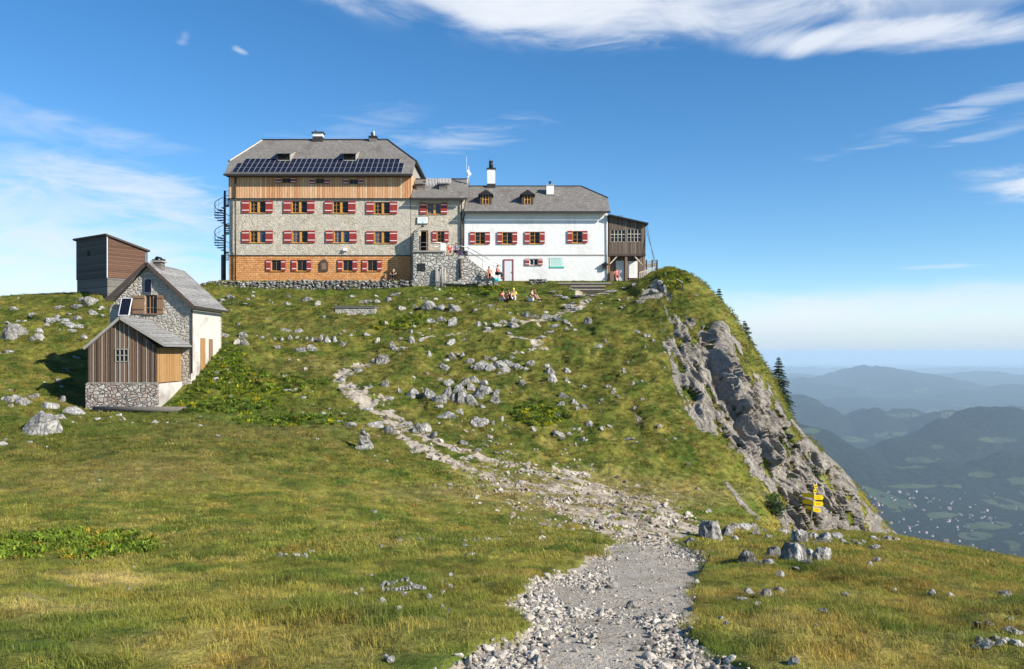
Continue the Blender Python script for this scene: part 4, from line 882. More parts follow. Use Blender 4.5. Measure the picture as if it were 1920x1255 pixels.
a = MB(); a.prism([(ax0-.02, 79.5, fz(403)), (ax1+.22, 79.5, fz(419)-.02), (ax1+.22, 79.5, fz(419)-.16), (ax0-.02, 79.5, fz(403)-.14)], (0, 5.4, 0), M['soot']); a.build('roof', An)
a = MB(); a.box(fx(1157), fx(1172), 80.92, 80.97, 8.1, fz(487), M['door_grey']); a.build('door', An)
a = MB(); a.box(fx(1177), fx(1198), 80.90, 80.95, fz(520), fz(488), M['white_paint']); 
for i in range(9): a.box(fx(1180)+.05*(i % 3), fx(1194)-.08*(i % 2), 80.89, 80.90, fz(491+i*2.6)-.015, fz(491+i*2.6)+.01, M['sign_pale'])
a.build('notice_panel', An)
a = MB()
for px, t0, t1 in ((1150, 398, 404), (1163, 398.5, 406), (1171, 398.5, 410), (1184, 407, 412)): a.tube((fx(px), 82, fz(t1+3)), (fx(px), 82, fz(t0)), .02, .02, M['gutter'], 5)
a.tube((fx(1143), 82, fz(398.5)), (fx(1173), 82, fz(398.5)), .018, .018, M['gutter'], 5); a.build('roof_rail', An)
for i, (p, q_) in enumerate((((1213, 424), (1243, 502)), ((1211, 432), (1256, 506)))):
    a = MB(); e = hit(q_[0], q_[1]+2); a.tube((fx(p[0]), 79.9, fz(p[1])), (e.x, 79.0, fz(q_[1], 79)-.4), .02, .02, M['gutter'], 4)
    tag(a.build('guy_wire'), ['steeper of two thin wires from the annex roof corner to the grassy edge', 'flatter of two thin wires from the annex to the grassy edge'][i], 'wire')

# --- entrance platform and stairs
Sp = thing('entrance_platform', 'rubble stone platform with parapet pier, stone flank of the stairs and metal handrails', 'stairs', (-7, 78.6, 8))
yF = 78.45
a = MB(); tz = fz(473, yF); x0_, xm, x1_ = fx(775, yF), fx(836, yF), fx(872, yF); tz2 = fz(479, yF)
a.box(x0_, xm, yF, 80.0, 6.9, tz, M['stair_stone']); a.box(xm, x1_, yF+.03, 80.0, 6.9, tz2, M['stair_stone'])
a.prism([(x1_, yF+.05, 6.9), (fx(934, yF), yF+.05, 6.9), (fx(934, yF), yF+.05, fz(527, yF)), (x1_, yF+.05, fz(480, yF))], (0, 1.25, 0), M['stair_stone'])
a.box(fx(775, yF), fx(782, yF), 78.95, 80, tz, fz(433, yF), M['stair_stone']); a.box(x0_, x0_+.33, yF+.05, 78.94, tz, fz(452, yF), M['stair_stone'])
a.box(x0_-.06, fx(833, yF), yF-.14, yF+.3, tz, tz+.13, M['grey_wood'])
a.box(fx(826, yF), fx(835, yF), yF-.03, yF+.42, tz+.13, fz(456, yF), M['white']); a.build('masonry', Sp)
a = MB(); n_ = 9
for i in range(n_):
    xx = x1_+(fx(936, yF)-x1_)*i/n_; a.box(xx, xx+.4, yF+.2, 79.95, 7.0, fz(488+46*i/n_, yF), M['concrete_boards'])
a.build('steps', Sp)
a = MB(); ym = yF+.08
rail(a, [(fx(782, ym), ym, fz(455, ym)), (fx(828, ym), ym, fz(455.5, ym)), (fx(845, ym), ym, fz(458, ym)), (fx(876, ym), ym, fz(464, ym)), (fx(886, ym), ym, fz(469, ym)), (fx(940, ym), ym, fz(499, ym))], .035, M['galv'])
rail(a, [(fx(782, ym), ym, fz(463, ym)), (fx(826, ym), ym, fz(462.5, ym))], .03, M['galv']); rail(a, [(fx(878, ym), ym, fz(472, ym)), (fx(932, ym), ym, fz(503, ym))], .035, M['galv'])
for px, p0, p1 in ((878, 464, 480), (905, 479, 497), (934, 496, 523), (848, 458, 479)): a.tube((fx(px, ym), ym, fz(p0, ym)), (fx(px, ym), ym, fz(p1, ym)-.3), .025, .025, M['galv'], 6)
a.build('handrail', Sp)
a = MB(); x, z = fx(790, yF), fz(501, yF); a.box(x-.36, x+.36, yF-.05, yF-.01, z-.36, z+.33, M['soot']); a.build('plaque', Sp)
a = MB(); a.tube((fx(863.5, yF), yF-.08, fz(485, yF)), (fx(863.5, yF), yF-.1, fz(522, yF)), .10, .12, M['dark_wood'], 8); a.build('post', Sp)
o_ = MB(); b0 = hit(826, 521); rr = random.Random(3)
for i in range(7):
    xx = fx(818+i*2.6, 78.2); a_ = rr.uniform(1.3, 2.0); o_.tube((xx, 78.2+rr.uniform(-.1, .1), 7.6), (xx+rr.uniform(-.1, .1), 78.25, 8.1+a_*.75), .16, .09, M['grey_wood'], 7)
tag(o_.build('root_stump'), 'upright weathered grey stump of split wood standing before the stone platform', 'stump')

# --- spiral staircase
S = thing('spiral_stair', 'dark blue metal spiral fire escape at the left corner of the stone hut', 'spiral stair', (fx(422), 81.0, 8.2))
cx_, cy_ = fx(421.5, 81), 81.0; R_ = .95
a = MB(); zt = fz(358, 81); zb = fz(527, 81)
a.tube((cx_, cy_, zb), (cx_, cy_, zt), .11, .10, M['metal'], 10); a.build('column', S)
tp = [fz(385, 81), fz(420, 81), fz(442, 81), fz(474, 81)]
steps = []; z = tp[0]; n_ = 0; ang = math.radians(40)
z_top, z_bot = fz(372, 81), fz(487, 81); nst = 30
pr = []
for i in range(nst):
    t_ = i/(nst-1); zz = z_top+(z_bot-z_top)*t_; th = math.radians(60)-t_*math.radians(800)
    a = MB(); d0, d1 = th-.22, th+.22; 
    a.prism([(cx_, cy_, zz), (cx_+R_*math.cos(d0), cy_+R_*math.sin(d0), zz), (cx_+R_*math.cos(d1), cy_+R_*math.sin(d1), zz)], (0, 0, -.08), M['metal']); a.build('step', S)
    pr.append((cx_+R_*math.cos(th), cy_+R_*math.sin(th), zz))
a = MB()
for i in range(0, nst, 1):
    x, y, z = pr[i]; a.tube((x, y, z-.05), (x, y, z+.95), .012, .012, M['metal'], 4)
rail(a, [(x, y, z+.95) for x, y, z in pr], .03, M['metal']); rail(a, [(x, y, z+.5) for x, y, z in pr], .012, M['metal'])
a.tube((cx_, cy_, zt-.02), (cx_+.9, cy_, zt-.02), .02, .02, M['metal'], 5); a.tube((cx_-.22, cy_, fz(478, 81)), (cx_-.22, cy_, zb), .14, .14, M['concrete_boards'], 8); a.build('railing', S)

# --- tall wooden shed on the left
Sh = thing('tall_shed', 'tall box-shaped wooden shed with slanting flat roof on the left crest', 'shed', (fx(201, 72), 72, 0), math.atan2(.8, .6))
# local frame: x along the reddish side (away to the right), y along the dark side (away to the left)
L, Mx = 3.45, 5.3; zc, zt0, zt1 = fz(544, 72), fz(441, 72)-.1, fz(441, 72)-1.05; zs = fz(520, 72)
def loc_build(mb, name, par): o = mb.build(name, None); o.parent = par; return o
a = MB(); a.prism([(0, 0, zs), (L, 0, zs), (L, 0, zt1), (0, 0, zt0)], (0, .06, 0), M['red_boards']); loc_build(a, 'side_wall', Sh)
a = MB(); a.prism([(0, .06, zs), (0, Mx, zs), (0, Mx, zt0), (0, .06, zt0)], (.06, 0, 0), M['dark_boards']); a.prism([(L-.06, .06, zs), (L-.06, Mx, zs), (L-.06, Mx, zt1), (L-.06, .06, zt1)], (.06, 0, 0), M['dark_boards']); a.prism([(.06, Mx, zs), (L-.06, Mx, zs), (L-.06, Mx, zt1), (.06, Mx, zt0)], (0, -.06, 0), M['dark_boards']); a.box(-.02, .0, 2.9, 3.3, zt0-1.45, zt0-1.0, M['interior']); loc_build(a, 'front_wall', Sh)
a = MB(); a.box(.05, L-.05, .05, Mx-.05, zc-1.5, zs-.02, M['concrete_boards']); loc_build(a, 'base', Sh)
a = MB(); a.prism([(-.22, -.2, zt0+.06), (L+.3, -.2, zt1-.04), (L+.3, -.2, zt1+.12), (-.22, -.2, zt0+.2)], (0, Mx+.4, 0), M['dark_wood']); loc_build(a, 'roof', Sh)
a = MB(); a.tube((L+.05, -.1, zt1-.05), (L+.05, -.1, zc-.4), .05, .05, M['metal'], 6); a.box(-.05, .02, -.05, .02, zs-.05, zt0, M['galv']); loc_build(a, 'downpipe', Sh)

# --- small gabled hut with timber lean-to
Hu = thing('small_stone_hut', 'small gabled stone hut with wooden shutters, grey shingle roof and white side wall', 'hut', (-22.5, 56, 0))
yf = 53.7; hx0, hx1 = fx(206, yf), fx(358, yf); hxm = fx(279, yf); hyb = 59.1; ze = fz(576, yf); zr3 = fz(490, 53.3)
a = MB(); wh = (fx(272, yf), fx(295, yf), fz(588, yf), fz(553, yf)); zlow = -3.2
wall_holes(a, hx0, hx1, zlow, ze, [], yf, M['hut_stone'])
slp = (zr3-.25-ze)/(hx1-hxm)
def gt(x): return ze+slp*((x-hx0)*(hx1-hxm)/(hxm-hx0) if x < hxm else (hx1-x))
zc0, zc1 = wh[2], wh[3]
a = MB()
a.prism([(hx0, yf, zlow), (wh[0], yf, zlow), (wh[0], yf, gt(wh[0])), (hx0, yf, ze)], (0, .3, 0), M['hut_stone'])
a.prism([(wh[1], yf, zlow), (hx1, yf, zlow), (hx1, yf, ze), (wh[1], yf, gt(wh[1]))], (0, .3, 0), M['hut_stone'])
a.box(wh[0], wh[1], yf, yf+.3, zlow, wh[2], M['hut_stone'])
a.prism([(wh[0], yf, wh[3]), (wh[1], yf, wh[3]), (wh[1], yf, gt(wh[1])), (hxm, yf, gt(hxm)), (wh[0], yf, gt(wh[0]))], (0, .3, 0), M['hut_stone'])
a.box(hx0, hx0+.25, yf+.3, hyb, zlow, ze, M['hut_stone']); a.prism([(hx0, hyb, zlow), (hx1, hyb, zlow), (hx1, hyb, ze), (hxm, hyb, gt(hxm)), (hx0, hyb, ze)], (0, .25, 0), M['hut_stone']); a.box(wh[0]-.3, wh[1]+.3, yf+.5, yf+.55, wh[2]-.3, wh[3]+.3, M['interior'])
a.build('wall', Hu)
a = MB(); a.box(hx1-.25, hx1, yf+.31, hyb, zlow, ze, M['hut_white']); a.box(hx1, hx1+.02, yf+.0, hyb, zlow, ze, M['hut_white']); a.build('side_wall', Hu)
rf = MB(); yr0, yr1 = yf-.38, hyb+.45; er = fx(366, yf-.3)-.02; el_ = fx(199, yf-.3); zer = fz(573.5, yf-.3)
zel = zr3-(hxm-el_)*(zr3-zer)/(er-hxm)
roof_solid(rf, [[(hxm, yr0, zr3), (er, yr0, zer), (er, yr1, zer), (hxm, yr1, zr3)], [(el_, yr0, zel), (hxm, yr0, zr3), (hxm, yr1, zr3), (el_, yr1, zel)]], M['roof_small'], .12); rf.build('roof', Hu)
a = MB(); a.beam((hxm, yr0-.02, zr3-.12), (er, yr0-.02, zer-.12), .05, .2, M['dark_wood']); a.beam((hxm, yr0-.02, zr3-.12), (el_, yr0-.02, zel-.12), .05, .2, M['dark_wood'])
a.box(er-.02, er+.1, yr0-.05, yr1, zer-.18, zer-.06, M['gutter']); a.tube((hx1+.08, yf-.05, zer-.2), (hx1+.08, yf-.05, fz(700, yf)), .05, .05, M['gutter']); a.build('gutter', Hu)
a = MB(); a.box(hxm, hxm+.52, yf+.6, yf+1.2, zr3-.5, zr3+.06, M['concrete_boards']); a.box(hxm-.12, hxm+.64, yf+.5, yf+1.3, zr3+.06, zr3+.14, M['grey_wood']);
cxx = hxm+.26
for i in range(8):
    a0, a1 = math.pi*i/8, math.pi*(i+1)/8; a.beam((cxx+.18*math.cos(a0), yf+.9, zr3+.14+.26*math.sin(a0)), (cxx+.18*math.cos(a1), yf+.9, zr3+.14+.26*math.sin(a1)), .5, .05, M['soot'])
a.build('chimney', Hu)
f = MB(); wx0, wx1, wz0, wz1 = wh
for xx in (wx0, wx0+.25, (wx0+wx1)/2+.08, wx1-.05): f.box(xx, xx+.05, yf+.08, yf+.14, wz0, wz1, M['brown_wood'])
f.box(wx0, wx1, yf+.085, yf+.135, wz0+.35, wz0+.39, M['brown_wood']); f.box(wx0, wx1, yf+.08, yf+.14, wz1-.06, wz1, M['brown_wood']); f.box(wx0-.1, wx1+.1, yf-.12, yf+.08, wz0-.07, wz0-.005, M['brown_wood'])
wn = f.build('window', Hu); f = MB(); f.box(wx0, wx1, yf+.15, yf+.16, wz0, wz1, M['glass']); f.build('pane', wn)
for s, x0_, x1_ in ((0, fx(249, yf), wx0), (1, wx1, fx(307, yf))):
    f = MB(); f.box(x0_, x1_-.02 if s == 0 else x1_, yf-.07, yf-.02, wz0-.02, wz1-.04, M['shutter_w'] if 'shutter_w' in M else M['brown_wood'])
    for q_ in (.18, .78): f.box(x0_+.04, x1_-.06, yf-.09, yf-.071, wz0+(wz1-wz0)*q_, wz0+(wz1-wz0)*q_+.06, M['dark_wood'])
    f.build('shutter', wn)
f = MB(); f.box(fx(272.5, yf), fx(284.5, yf), yf-.12, yf-.02, fz(549, yf), fz(524, yf), M['solar']); f.box(fx(271.7, yf), fx(285.3, yf), yf-.1, yf-.0, fz(549.8, yf), fz(523.2, yf), M['galv']); f.build('upper_panel', Hu)
for (p0, p1, t_, b_, m_) in ((1.55, 2.35, 634, 700, 'door_red'), (3.1, 3.75, 636, 700, 'door_red')):   # doors in the white wall, given by depth
    f = MB(); f.box(hx1+.02, hx1+.07, yf+p0, yf+p1, zlow+2, fz(t_, yf+p0), M['brown_wood'] if p0 > 2 else M['orange_boards']); f.build('door', Hu)
f = MB(); f.box(hx1+.02, hx1+.06, yf+.6, yf+1.0, fz(660, yf+.8), fz(632, yf+.8), M['door_grey']); f.build('wall_panel', Hu)
q = thing('leaning_solar_panel', 'framed solar panel leaning against the stone gable above the timber lean-to', 'solar panel', (fx(235, 53.3), 53.3, fz(590, 53.3)))
f = MB(); x0_, x1_ = fx(224, 53.3), fx(247, 53.3); Mt = Matrix.Translation((x0_, 53.0, fz(592, 53.1))) @ Matrix.Rotation(math.radians(-12), 4, 'X') @ Matrix.Shear('XY', 4, (0, 0)) @ Matrix.Identity(4)
sh_ = Matrix.Identity(4); sh_[0][2] = .12
Mt = Matrix.Translation((x0_, 53.15, fz(592, 53.1))) @ sh_ @ Matrix.Rotation(math.radians(-10), 4, 'X')
w_ = .66; h_ = 1.12
f.box(.03, w_-.03, -.03, .0, .03, h_-.03, M['solar'], Mt); f.build('cells', q); f = MB()
for a_ in ((0, .03, 0, h_), (w_-.03, w_, 0, h_), (.03, w_-.03, 0, .03), (.03, w_-.03, h_-.03, h_)): f.box(a_[0], a_[1], -.05, .03, a_[2], a_[3], M['white_metal'], Mt)
f.box(.0, w_, .031, .04, 0, h_, M['galv'], Mt); f.build('frame', q)
# lean-to
Le = thing('timber_lean_to', 'board-walled timber lean-to on a round-stone base in front of the stone hut', 'shed', (-23, 51.5, -1.6))
y0 = 50.; lx0, lx1 = fx(165, y0), fx(294.5, y0); lxm = fx(229, y0); zs = fz(718, y0); ze = fz(652, y0); za = fz(595, y0)
a = MB(); wv = (fx(217, y0), fx(241, y0), fz(678, y0), fz(655, y0))
zsp = lambda x: ze+(za-ze)*((x-lx0)/(lxm-lx0) if x < lxm else (lx1-x)/(lx1-lxm))
wall_holes(a, lx0, lx1, zs, ze, [wv], y0, M['old_boards'], .15); a.prism([(lx0, y0, ze), (lx1, y0, ze), (lxm, y0, za)], (0, .05, 0), M['old_boards'])
bx = lx0+.02; rr = random.Random(12)
while bx < lx1-.1:      # cover strips over the joints
    zt = zsp(bx+.04)-.03
    if bx+.06 < wv[0] or bx > wv[1]: a.box(bx, bx+.05, y0-.03, y0-.001, zs, zt, M[rr.choice(('brown_wood', 'old_boards', 'grey_wood', 'dark_wood', 'dark_wood'))])
    else: a.box(bx, bx+.065, y0-.03, y0-.001, zs, wv[2], M['grey_wood']); a.box(bx, bx+.065, y0-.03, y0-.001, wv[3], zt, M['grey_wood'])
    bx += .26
a.box(lx0, lx0+.08, y0+.05, 53.6, zs, ze, M['old_boards'])
a.box(lx0-.03, lx1+.03, y0-.06, y0+.02, zs-.04, zs+.02, M['grey_wood']); a.build('board_wall', Le)
a = MB(); a.box(lx1-.06, lx1, y0+.05, 53.6, zs, ze, M['orange_boards']); a.build('side_wall', Le)
a = MB(); bz = fz(785, y0); a.box(lx0-.1, lx1+.04, y0-.08, 53.7, bz-1, zs-.05, M['base_stone']); a.build('stone_base', Le)
a = MB(); a.box(lx1+.045, lx1+.08, y0+.1, 53.6, bz-.6, zs-.06, M['hut_white']); a.build('whitewash', Le)
rf = MB(); el_, er, y_0, y_1 = fx(157, 49.7), fx(310, 49.7), y0-.32, 53.66; zl_ = fz(651, 49.7); zr_ = fz(645, 49.7); za_ = fz(593, 49.7)
roof_solid(rf, [[(lxm, y_0, za_), (er, y_0, zr_), (er, y_1, zr_), (lxm, y_1, za_)], [(el_, y_0, zl_), (lxm, y_0, za_), (lxm, y_1, za_), (el_, y_1, zl_)]], M['roof_small'], .10); rf.build('roof', Le)
a = MB(); a.beam((lxm, y_0-.02, za_-.1), (er, y_0-.02, zr_-.1), .04, .15, M['grey_wood']); a.beam((lxm, y_0-.02, za_-.1), (el_, y_0-.02, zl_-.1), .04, .15, M['grey_wood']); a.box(er-.02, er+.08, y_0, y_1, zr_-.16, zr_-.05, M['galv']); a.build('barge_board', Le)
f = MB()
for i in range(4): xx = wv[0]+(wv[1]-wv[0])*i/3; f.box(xx-.025, xx+.025, y0-.05, y0+.02, wv[2], wv[3], M['grey_wood'])
for zz in (wv[2], (wv[2]+wv[3])/2, wv[3]): f.box(wv[0], wv[1], y0-.045, y0+.015, zz-.025, zz+.025, M['grey_wood'])
wn = f.build('window', Le); f = MB(); f.box(wv[0], wv[1], y0+.05, y0+.06, wv[2], wv[3], M['glass']); f.build('pane', wn)
M['log'] = flat('weathered_log', (.15, .13, .11), .9, .35, 5)
# log rail on the grass before it
q = MB(); p0, p1 = hit(153, 778), hit(366, 782); q.tube((p0.x, 49.3, p0.z+.22), (p1.x, 49.1, p1.z+.28), .16, .19, M['log'], 10); q.box(p0.x+.4, p0.x+.6, 49.15, 49.45, p0.z-.5, p0.z+.12, M['grey_wood']); q.box(p1.x-.7, p1.x-.5, 49.0, 49.3, p1.z-.5, p1.z+.16, M['grey_wood'])
tag(q.build('log_rail'), 'long weathered grey log lying on posts in front of the timber lean-to', 'log')

# --- terrace railing, fence, pole, boards
q = thing('terrace_railing', 'short weathered wooden railing with pale bars right of the annex', 'railing', (fx(1215, 78.4), 78.4, 8.3))
y_ = 78.4; f = MB(); A = Vector((fx(1197, y_), y_, fz(512, y_))); B = Vector((fx(1231.5, y_), y_, fz(501, y_)))
f.beam(A, B, .1, .1, M['pale_wood']); f.beam(A-Vector((0, 0, .62)), B-Vector((0, 0, .62)), .07, .08, M['pale_wood']); f.build('rail', q)
for i in range(10):
    t_ = (i+.5)/10; p = A.lerp(B, t_); f = MB(); f.box(p.x-.035, p.x+.035, y_-.03, y_+.03, p.z-1.0, p.z, M['pale_wood']); f.build('baluster', q)
for p in (A, B): f = MB(); f.box(p.x-.07, p.x+.07, y_-.07, y_+.07, p.z-1.3, p.z+.15, M['dark_wood']); f.build('post', q)
q = thing('back_fence', 'dark wooden fence with planks behind the terrace railing', 'fence', (fx(1222, 81), 81, 8.5)); y_ = 81.
f = MB(); f.beam((fx(1210, y_), y_, fz(493, y_)), (fx(1233, y_), y_, fz(488.5, y_)), .08, .1, M['grey_wood']); f.beam((fx(1210, y_), y_, fz(499, y_)), (fx(1233, y_), y_, fz(496, y_)), .06, .35, M['grey_wood']); f.build('plank', q)
for px in (1212, 1223, 1232): f = MB(); f.box(fx(px, y_)-.06, fx(px, y_)+.06, y_-.05, y_+.07, 8.2, fz(487.5, y_), M['dark_wood']); f.build('post', q)
q = MB(); e = hit(1279, 542); q.tube((fx(1232, 78.3), 78.3, fz(503, 78.3)), (e.x, e.y-.2, e.z+.45), .045, .045, M['rope'], 7); q.tube((e.x, e.y-.2, e.z+.45), (e.x, e.y-.2, e.z-.3), .04, .05, M['dark_wood'], 6); tag(q.build('slope_handrail'), 'long pale pole handrail slanting down the grassy cliff edge', 'handrail')
for i, (a_, b_, py_, yy, h_) in enumerate(((1046, 1146, 531.5, 79.2, .18), (1070, 1135, 537, 78.9, .22), (1072, 1134, 543.5, 78.3, .16))):
    pp_ = hit(1095, py_+5); yy = pp_.y; q = MB(); x0_, x1_ = fx(a_, yy), fx(b_, yy); q.box(x0_, x1_, yy-.15, yy+.35, fz(py_, yy)-.05, fz(py_, yy)+.05, M['grey_wood']); q.box(x0_+.1, x1_-.1, yy-.1, yy-.04, fz(py_, yy)-.5, fz(py_, yy)-.06, M['dark_wood'])
    for k in range(4): xx = x0_+.3+(x1_-x0_-.6)*k/3; q.box(xx, xx+.1, yy-.04, yy+.1, fz(py_, yy)-1, fz(py_, yy)-.06, M['dark_wood'])
    tag(q.build('timber_step'), ['topmost and longest weathered timber step below the white wall', 'middle weathered timber step below the white wall', 'lowest timber step where the path meets the terrace'][i], 'step')
# concrete cistern on the slope
q = thing('concrete_cistern', 'low concrete cistern slab half sunk in the grass below the hut', 'cistern', tuple(hit(670, 590)))
p = hit(670, 590); x0_, x1_ = fx(628, p.y), fx(703, p.y); zt = fz(575, p.y)
f = MB(); f.box(x0_, x1_, p.y, p.y+2.6, p.z-1.2, zt-.12, M['hut_stone']); f.build('wall', q); f = MB(); f.box(x0_-.06, x1_+.06, p.y-.1, p.y+2.7, zt-.11, zt+.05, M['concrete_boards'], None, .02); f.build('slab', q)

# --- signpost
SP = hit(1513, 999); q = thing('signpost', 'leaning metal hiking signpost with yellow arrow signs beside the boulders', 'signpost', tuple(SP)); Y_ = SP.y
bx0 = Vector((SP.x, Y_, SP.z-.3)); tp_ = Vector((fx(1531, Y_), Y_, fz(904, Y_)))
f = MB(); f.tube(bx0, tp_, .032, .030, M['galv'], 10); f.build('pole', q)
print('SIGN Y', Y_)
def on_pole(py): t_ = (fz(py, Y_)-bx0.z)/(tp_.z-bx0.z); return bx0.lerp(tp_, t_)
def sign(px0, px1, py, h_, dirn, ym, tilt=0., m_='yellow', skew=0.):
    h_ *= 68*Y_/F
    f = MB(); x0_, x1_ = fx(px0, Y_), fx(px1, Y_); z = fz(py, Y_); h2 = h_/2; tip = h_*.3
    pts = [(x0_, -h2), (x1_-tip, -h2), (x1_, 0), (x1_-tip, h2), (x0_, h2)] if dirn > 0 else [(x0_, 0), (x0_+tip, -h2), (x1_, -h2), (x1_, h2), (x0_+tip, h2)]
    xp_ = x1_ if dirn < 0 else x0_; P3 = [(a_, Y_+ym+max(0, xp_-a_)*.8, z+b_+tilt*(a_-x0_)) for a_, b_ in pts]; f.prism(P3, (0, .012, 0), M[m_])
    rr = random.Random(int(py*7+px0)); 
    for l_ in (.12, -.18):
        xx = x0_+h_*.5
        while xx < x1_-h_*.7 and dirn > 0:
            w_ = rr.uniform(.03, .08); f.box(xx, xx+w_, Y_+ym-.004, Y_+ym, z+l_*h_-.009+tilt*(xx-x0_), z+l_*h_+.009+tilt*(xx-x0_), M['sign_black']); xx += w_+.02
    f.build('arrow_sign', q)
sign(1526, 1544, 932.5, .13, 1, -.05, -.03); sign(1508, 1525.5, 930.0, .12, -1, -.03, -.02); sign(1525, 1543.5, 944.5, .13, 1, -.05, -.04); sign(1508, 1525, 942.5, .12, -1, -.03, -.02); sign(1524, 1539, 955, .11, 1, -.05, -.2); sign(1514, 1524, 952.5, .10, -1, -.03, -.1)
for py in (912, 921):
    f = MB(); c_ = on_pole(py); f.box(c_.x-.10, c_.x+.06, Y_-.05, Y_-.034, c_.z-.10, c_.z+.10, M['yellow']); f.box(c_.x-.045, c_.x+.02, Y_-.056, Y_-.05, c_.z-.03, c_.z+.03, M['sign_black']); f.build('plate', q)
# ------------------------------------------------------------------ rocks
def rock_mesh(seed, sub=3, kind=0, mat='rock'):
    r_ = random.Random(seed); bm = bmesh.new(); bmesh.ops.create_icosphere(bm, subdivisions=sub, radius=1)
    co = np.array([v.co[:] for v in bm.verts])
    co = np.sign(co)*np.abs(co)**.72; co /= np.abs(co).max()
    for _ in range(9):     # chip flat faces off
        n_ = Vector((r_.gauss(0, 1), r_.gauss(0, 1), r_.gauss(0, .8))).normalized(); d_ = r_.uniform(.5, .9)
        n_ = np.array(n_); k_ = co@n_-d_; k_ = np.maximum(k_, 0); co -= k_[:, None]*n_*.93
    th = np.arctan2(co[:, 1], co[:, 0]); rad = np.hypot(co[:, 0], co[:, 1])
    if kind == 1:          # karst flutes
        co[:, :2] *= (1-.07*(1-np.abs(noise2(th*4.2+seed, co[:, 2]*.9, seed))*2)*sstep(.1, .5, rad))[:, None]
        co[:, 2] += .20*noise2(co[:, 0]*2.5, co[:, 1]*2.5, seed+3)
    co *= (1+.24*fbm(co[:, 0]*1.5+co[:, 2], co[:, 1]*1.5-co[:, 2], 4, seed+7, .6))[:, None]
    co[:, 2] = np.where(co[:, 2] < -.35, -.35+(co[:, 2]+.35)*.4, co[:, 2])
    mx = np.abs(co[:, 0]).max(); co[:, 0] /= mx; co[:, 1] /= mx; co[:, 2] = (co[:, 2]+.18)/(co[:, 2].max()+.18)
    for v, c_ in zip(bm.verts, co): v.co = c_
    for f in bm.faces: f.smooth = sub > 3
    me = bpy.data.meshes.new('rock'); bm.to_mesh(me); bm.free(); me.materials.append(M[mat]); return me
RK = {k: [rock_mesh(i*7+j*31, 4 if k != 'rock_white' else 3, i % 2, k) for i in range(7)] for j, k in enumerate(('rock', 'rock_white', 'rock_grey'))}
RBIG = [rock_mesh(400+i, 5, 1, 'rock') for i in range(4)]
rnd = random.Random(21)
ROCKS = []
def put_rock(px, py, w, h, label, group=None, mat='rock', big=False, rz=None, name='rock', tilt=0.):
    p = hit(px, py+h*.06); s = p.y/F
    me = RBIG[rnd.randrange(4)] if big else RK[mat][rnd.randrange(7)]
    o = bpy.data.objects.new(name, me); C.objects.link(o)
    ww, hh = w*s/2, h*s
    sm_ = 1.35 if (p.y < 30 and h < 9) else 1.0; ww *= sm_*.5+.5; hh *= sm_; lift = .015 if sm_ > 1 else 0
    o.location = (p.x, p.y+ww*.35, p.z-hh*.14+lift); o.scale = (ww*1.25, ww*rnd.uniform(.8, 1.1), hh*(1.08 if big else .94))
    o.rotation_euler = (rnd.uniform(-.2, .2), tilt+(0 if big else rnd.uniform(-.4, .4)), rnd.choice((0, math.pi))+rnd.uniform(-.45, .45) if rz is None else rz)
    if h > 7: ROCKS.append((o.location.x, o.location.y, ww*1.2, px, py))
    return tag(o, label, 'rock' if not big else 'boulder', group)
U = [  # the ones that stand out, each with its own description
 (62, 814, 76, 46, 'big pale tilted boulder with a dark shaded end, left edge of the meadow', 'rock', True, .25),
 (18, 634, 40, 30, 'rounded pale boulder alone at the far left edge of the slope', 'rock', True, 0),
 (135, 776, 42, 18, 'low pale rock beside the left corner of the round-stone base', 'rock_white', False, 0),
 (1333, 1012, 44, 37, 'tall block-shaped grey boulder at the right edge of the path', 'rock', True, 0),
 (1363, 1004, 24, 26, 'dark rugged rock touching the right side of the tall block boulder', 'rock_grey', False, 0),
 (1491, 1055, 48, 38, 'broad fluted boulder in front of the signpost, casting a long shadow', 'rock', True, 0),
 (1546, 1052, 34, 28, 'rough dark boulder at the right end of the front boulder row', 'rock_grey', True, 0),
 (1400, 1054, 30, 28, 'dark rock with a grass tuft left of the broad fluted boulder', 'rock_grey', False, 0),
 (1500, 1018, 34, 28, 'grey boulder at the foot of the signpost', 'rock', True, 0),
 (1436, 1120, 24, 19, 'grey pointed rock with a flat white slab beside it in the right meadow', 'rock', False, 0),
 (1145, 1103, 30, 13, 'mossy flat stone in the middle of the gravel path', 'rock_grey', False, 0),
 (1203, 568, 24, 8, 'dark flat rock on the slope below the terrace railing', 'rock_grey', False, 0),
 (1102, 608, 14, 17, 'upright pointed rock standing alone right of the upper trail', 'rock_grey', False, 0),
 (964, 613, 20, 12, 'grey rock on the trail carrying a round white stone', 'rock', False, 0),
 (962, 602, 9, 10, 'round white stone perched on a grey trail rock', 'rock_white', False, 0),
 (559, 660, 20, 18, 'round pale boulder below the line of small rocks', 'rock', False, 0),
 (717, 682, 24, 20, 'fluted rock at the upper bend of the lower path', 'rock', True, 0),
 (790, 812, 34, 20, 'rugged grey rock on the right side of the gravel path', 'rock_grey', True, 0),
 (728, 812, 28, 18, 'dark mossy rock on the left side of the gravel path', 'rock_grey', False, 0),
 (898, 800, 36, 19, 'broad grey boulder below the large outcrop', 'rock', True, .15)]
for px, py, w, h, lb, mt, bg_, tl in U: put_rock(px, py, w, h, lb, None, mt, bg_, 0.1, 'boulder' if bg_ else 'rock', tl)
def batch(lst, label, group, mat='rock'):
    for r_ in lst: put_rock(r_[0], r_[1], r_[2], r_[3], label, group, r_[4] if len(r_) > 4 else mat, False)
Wt = 'rock_white'
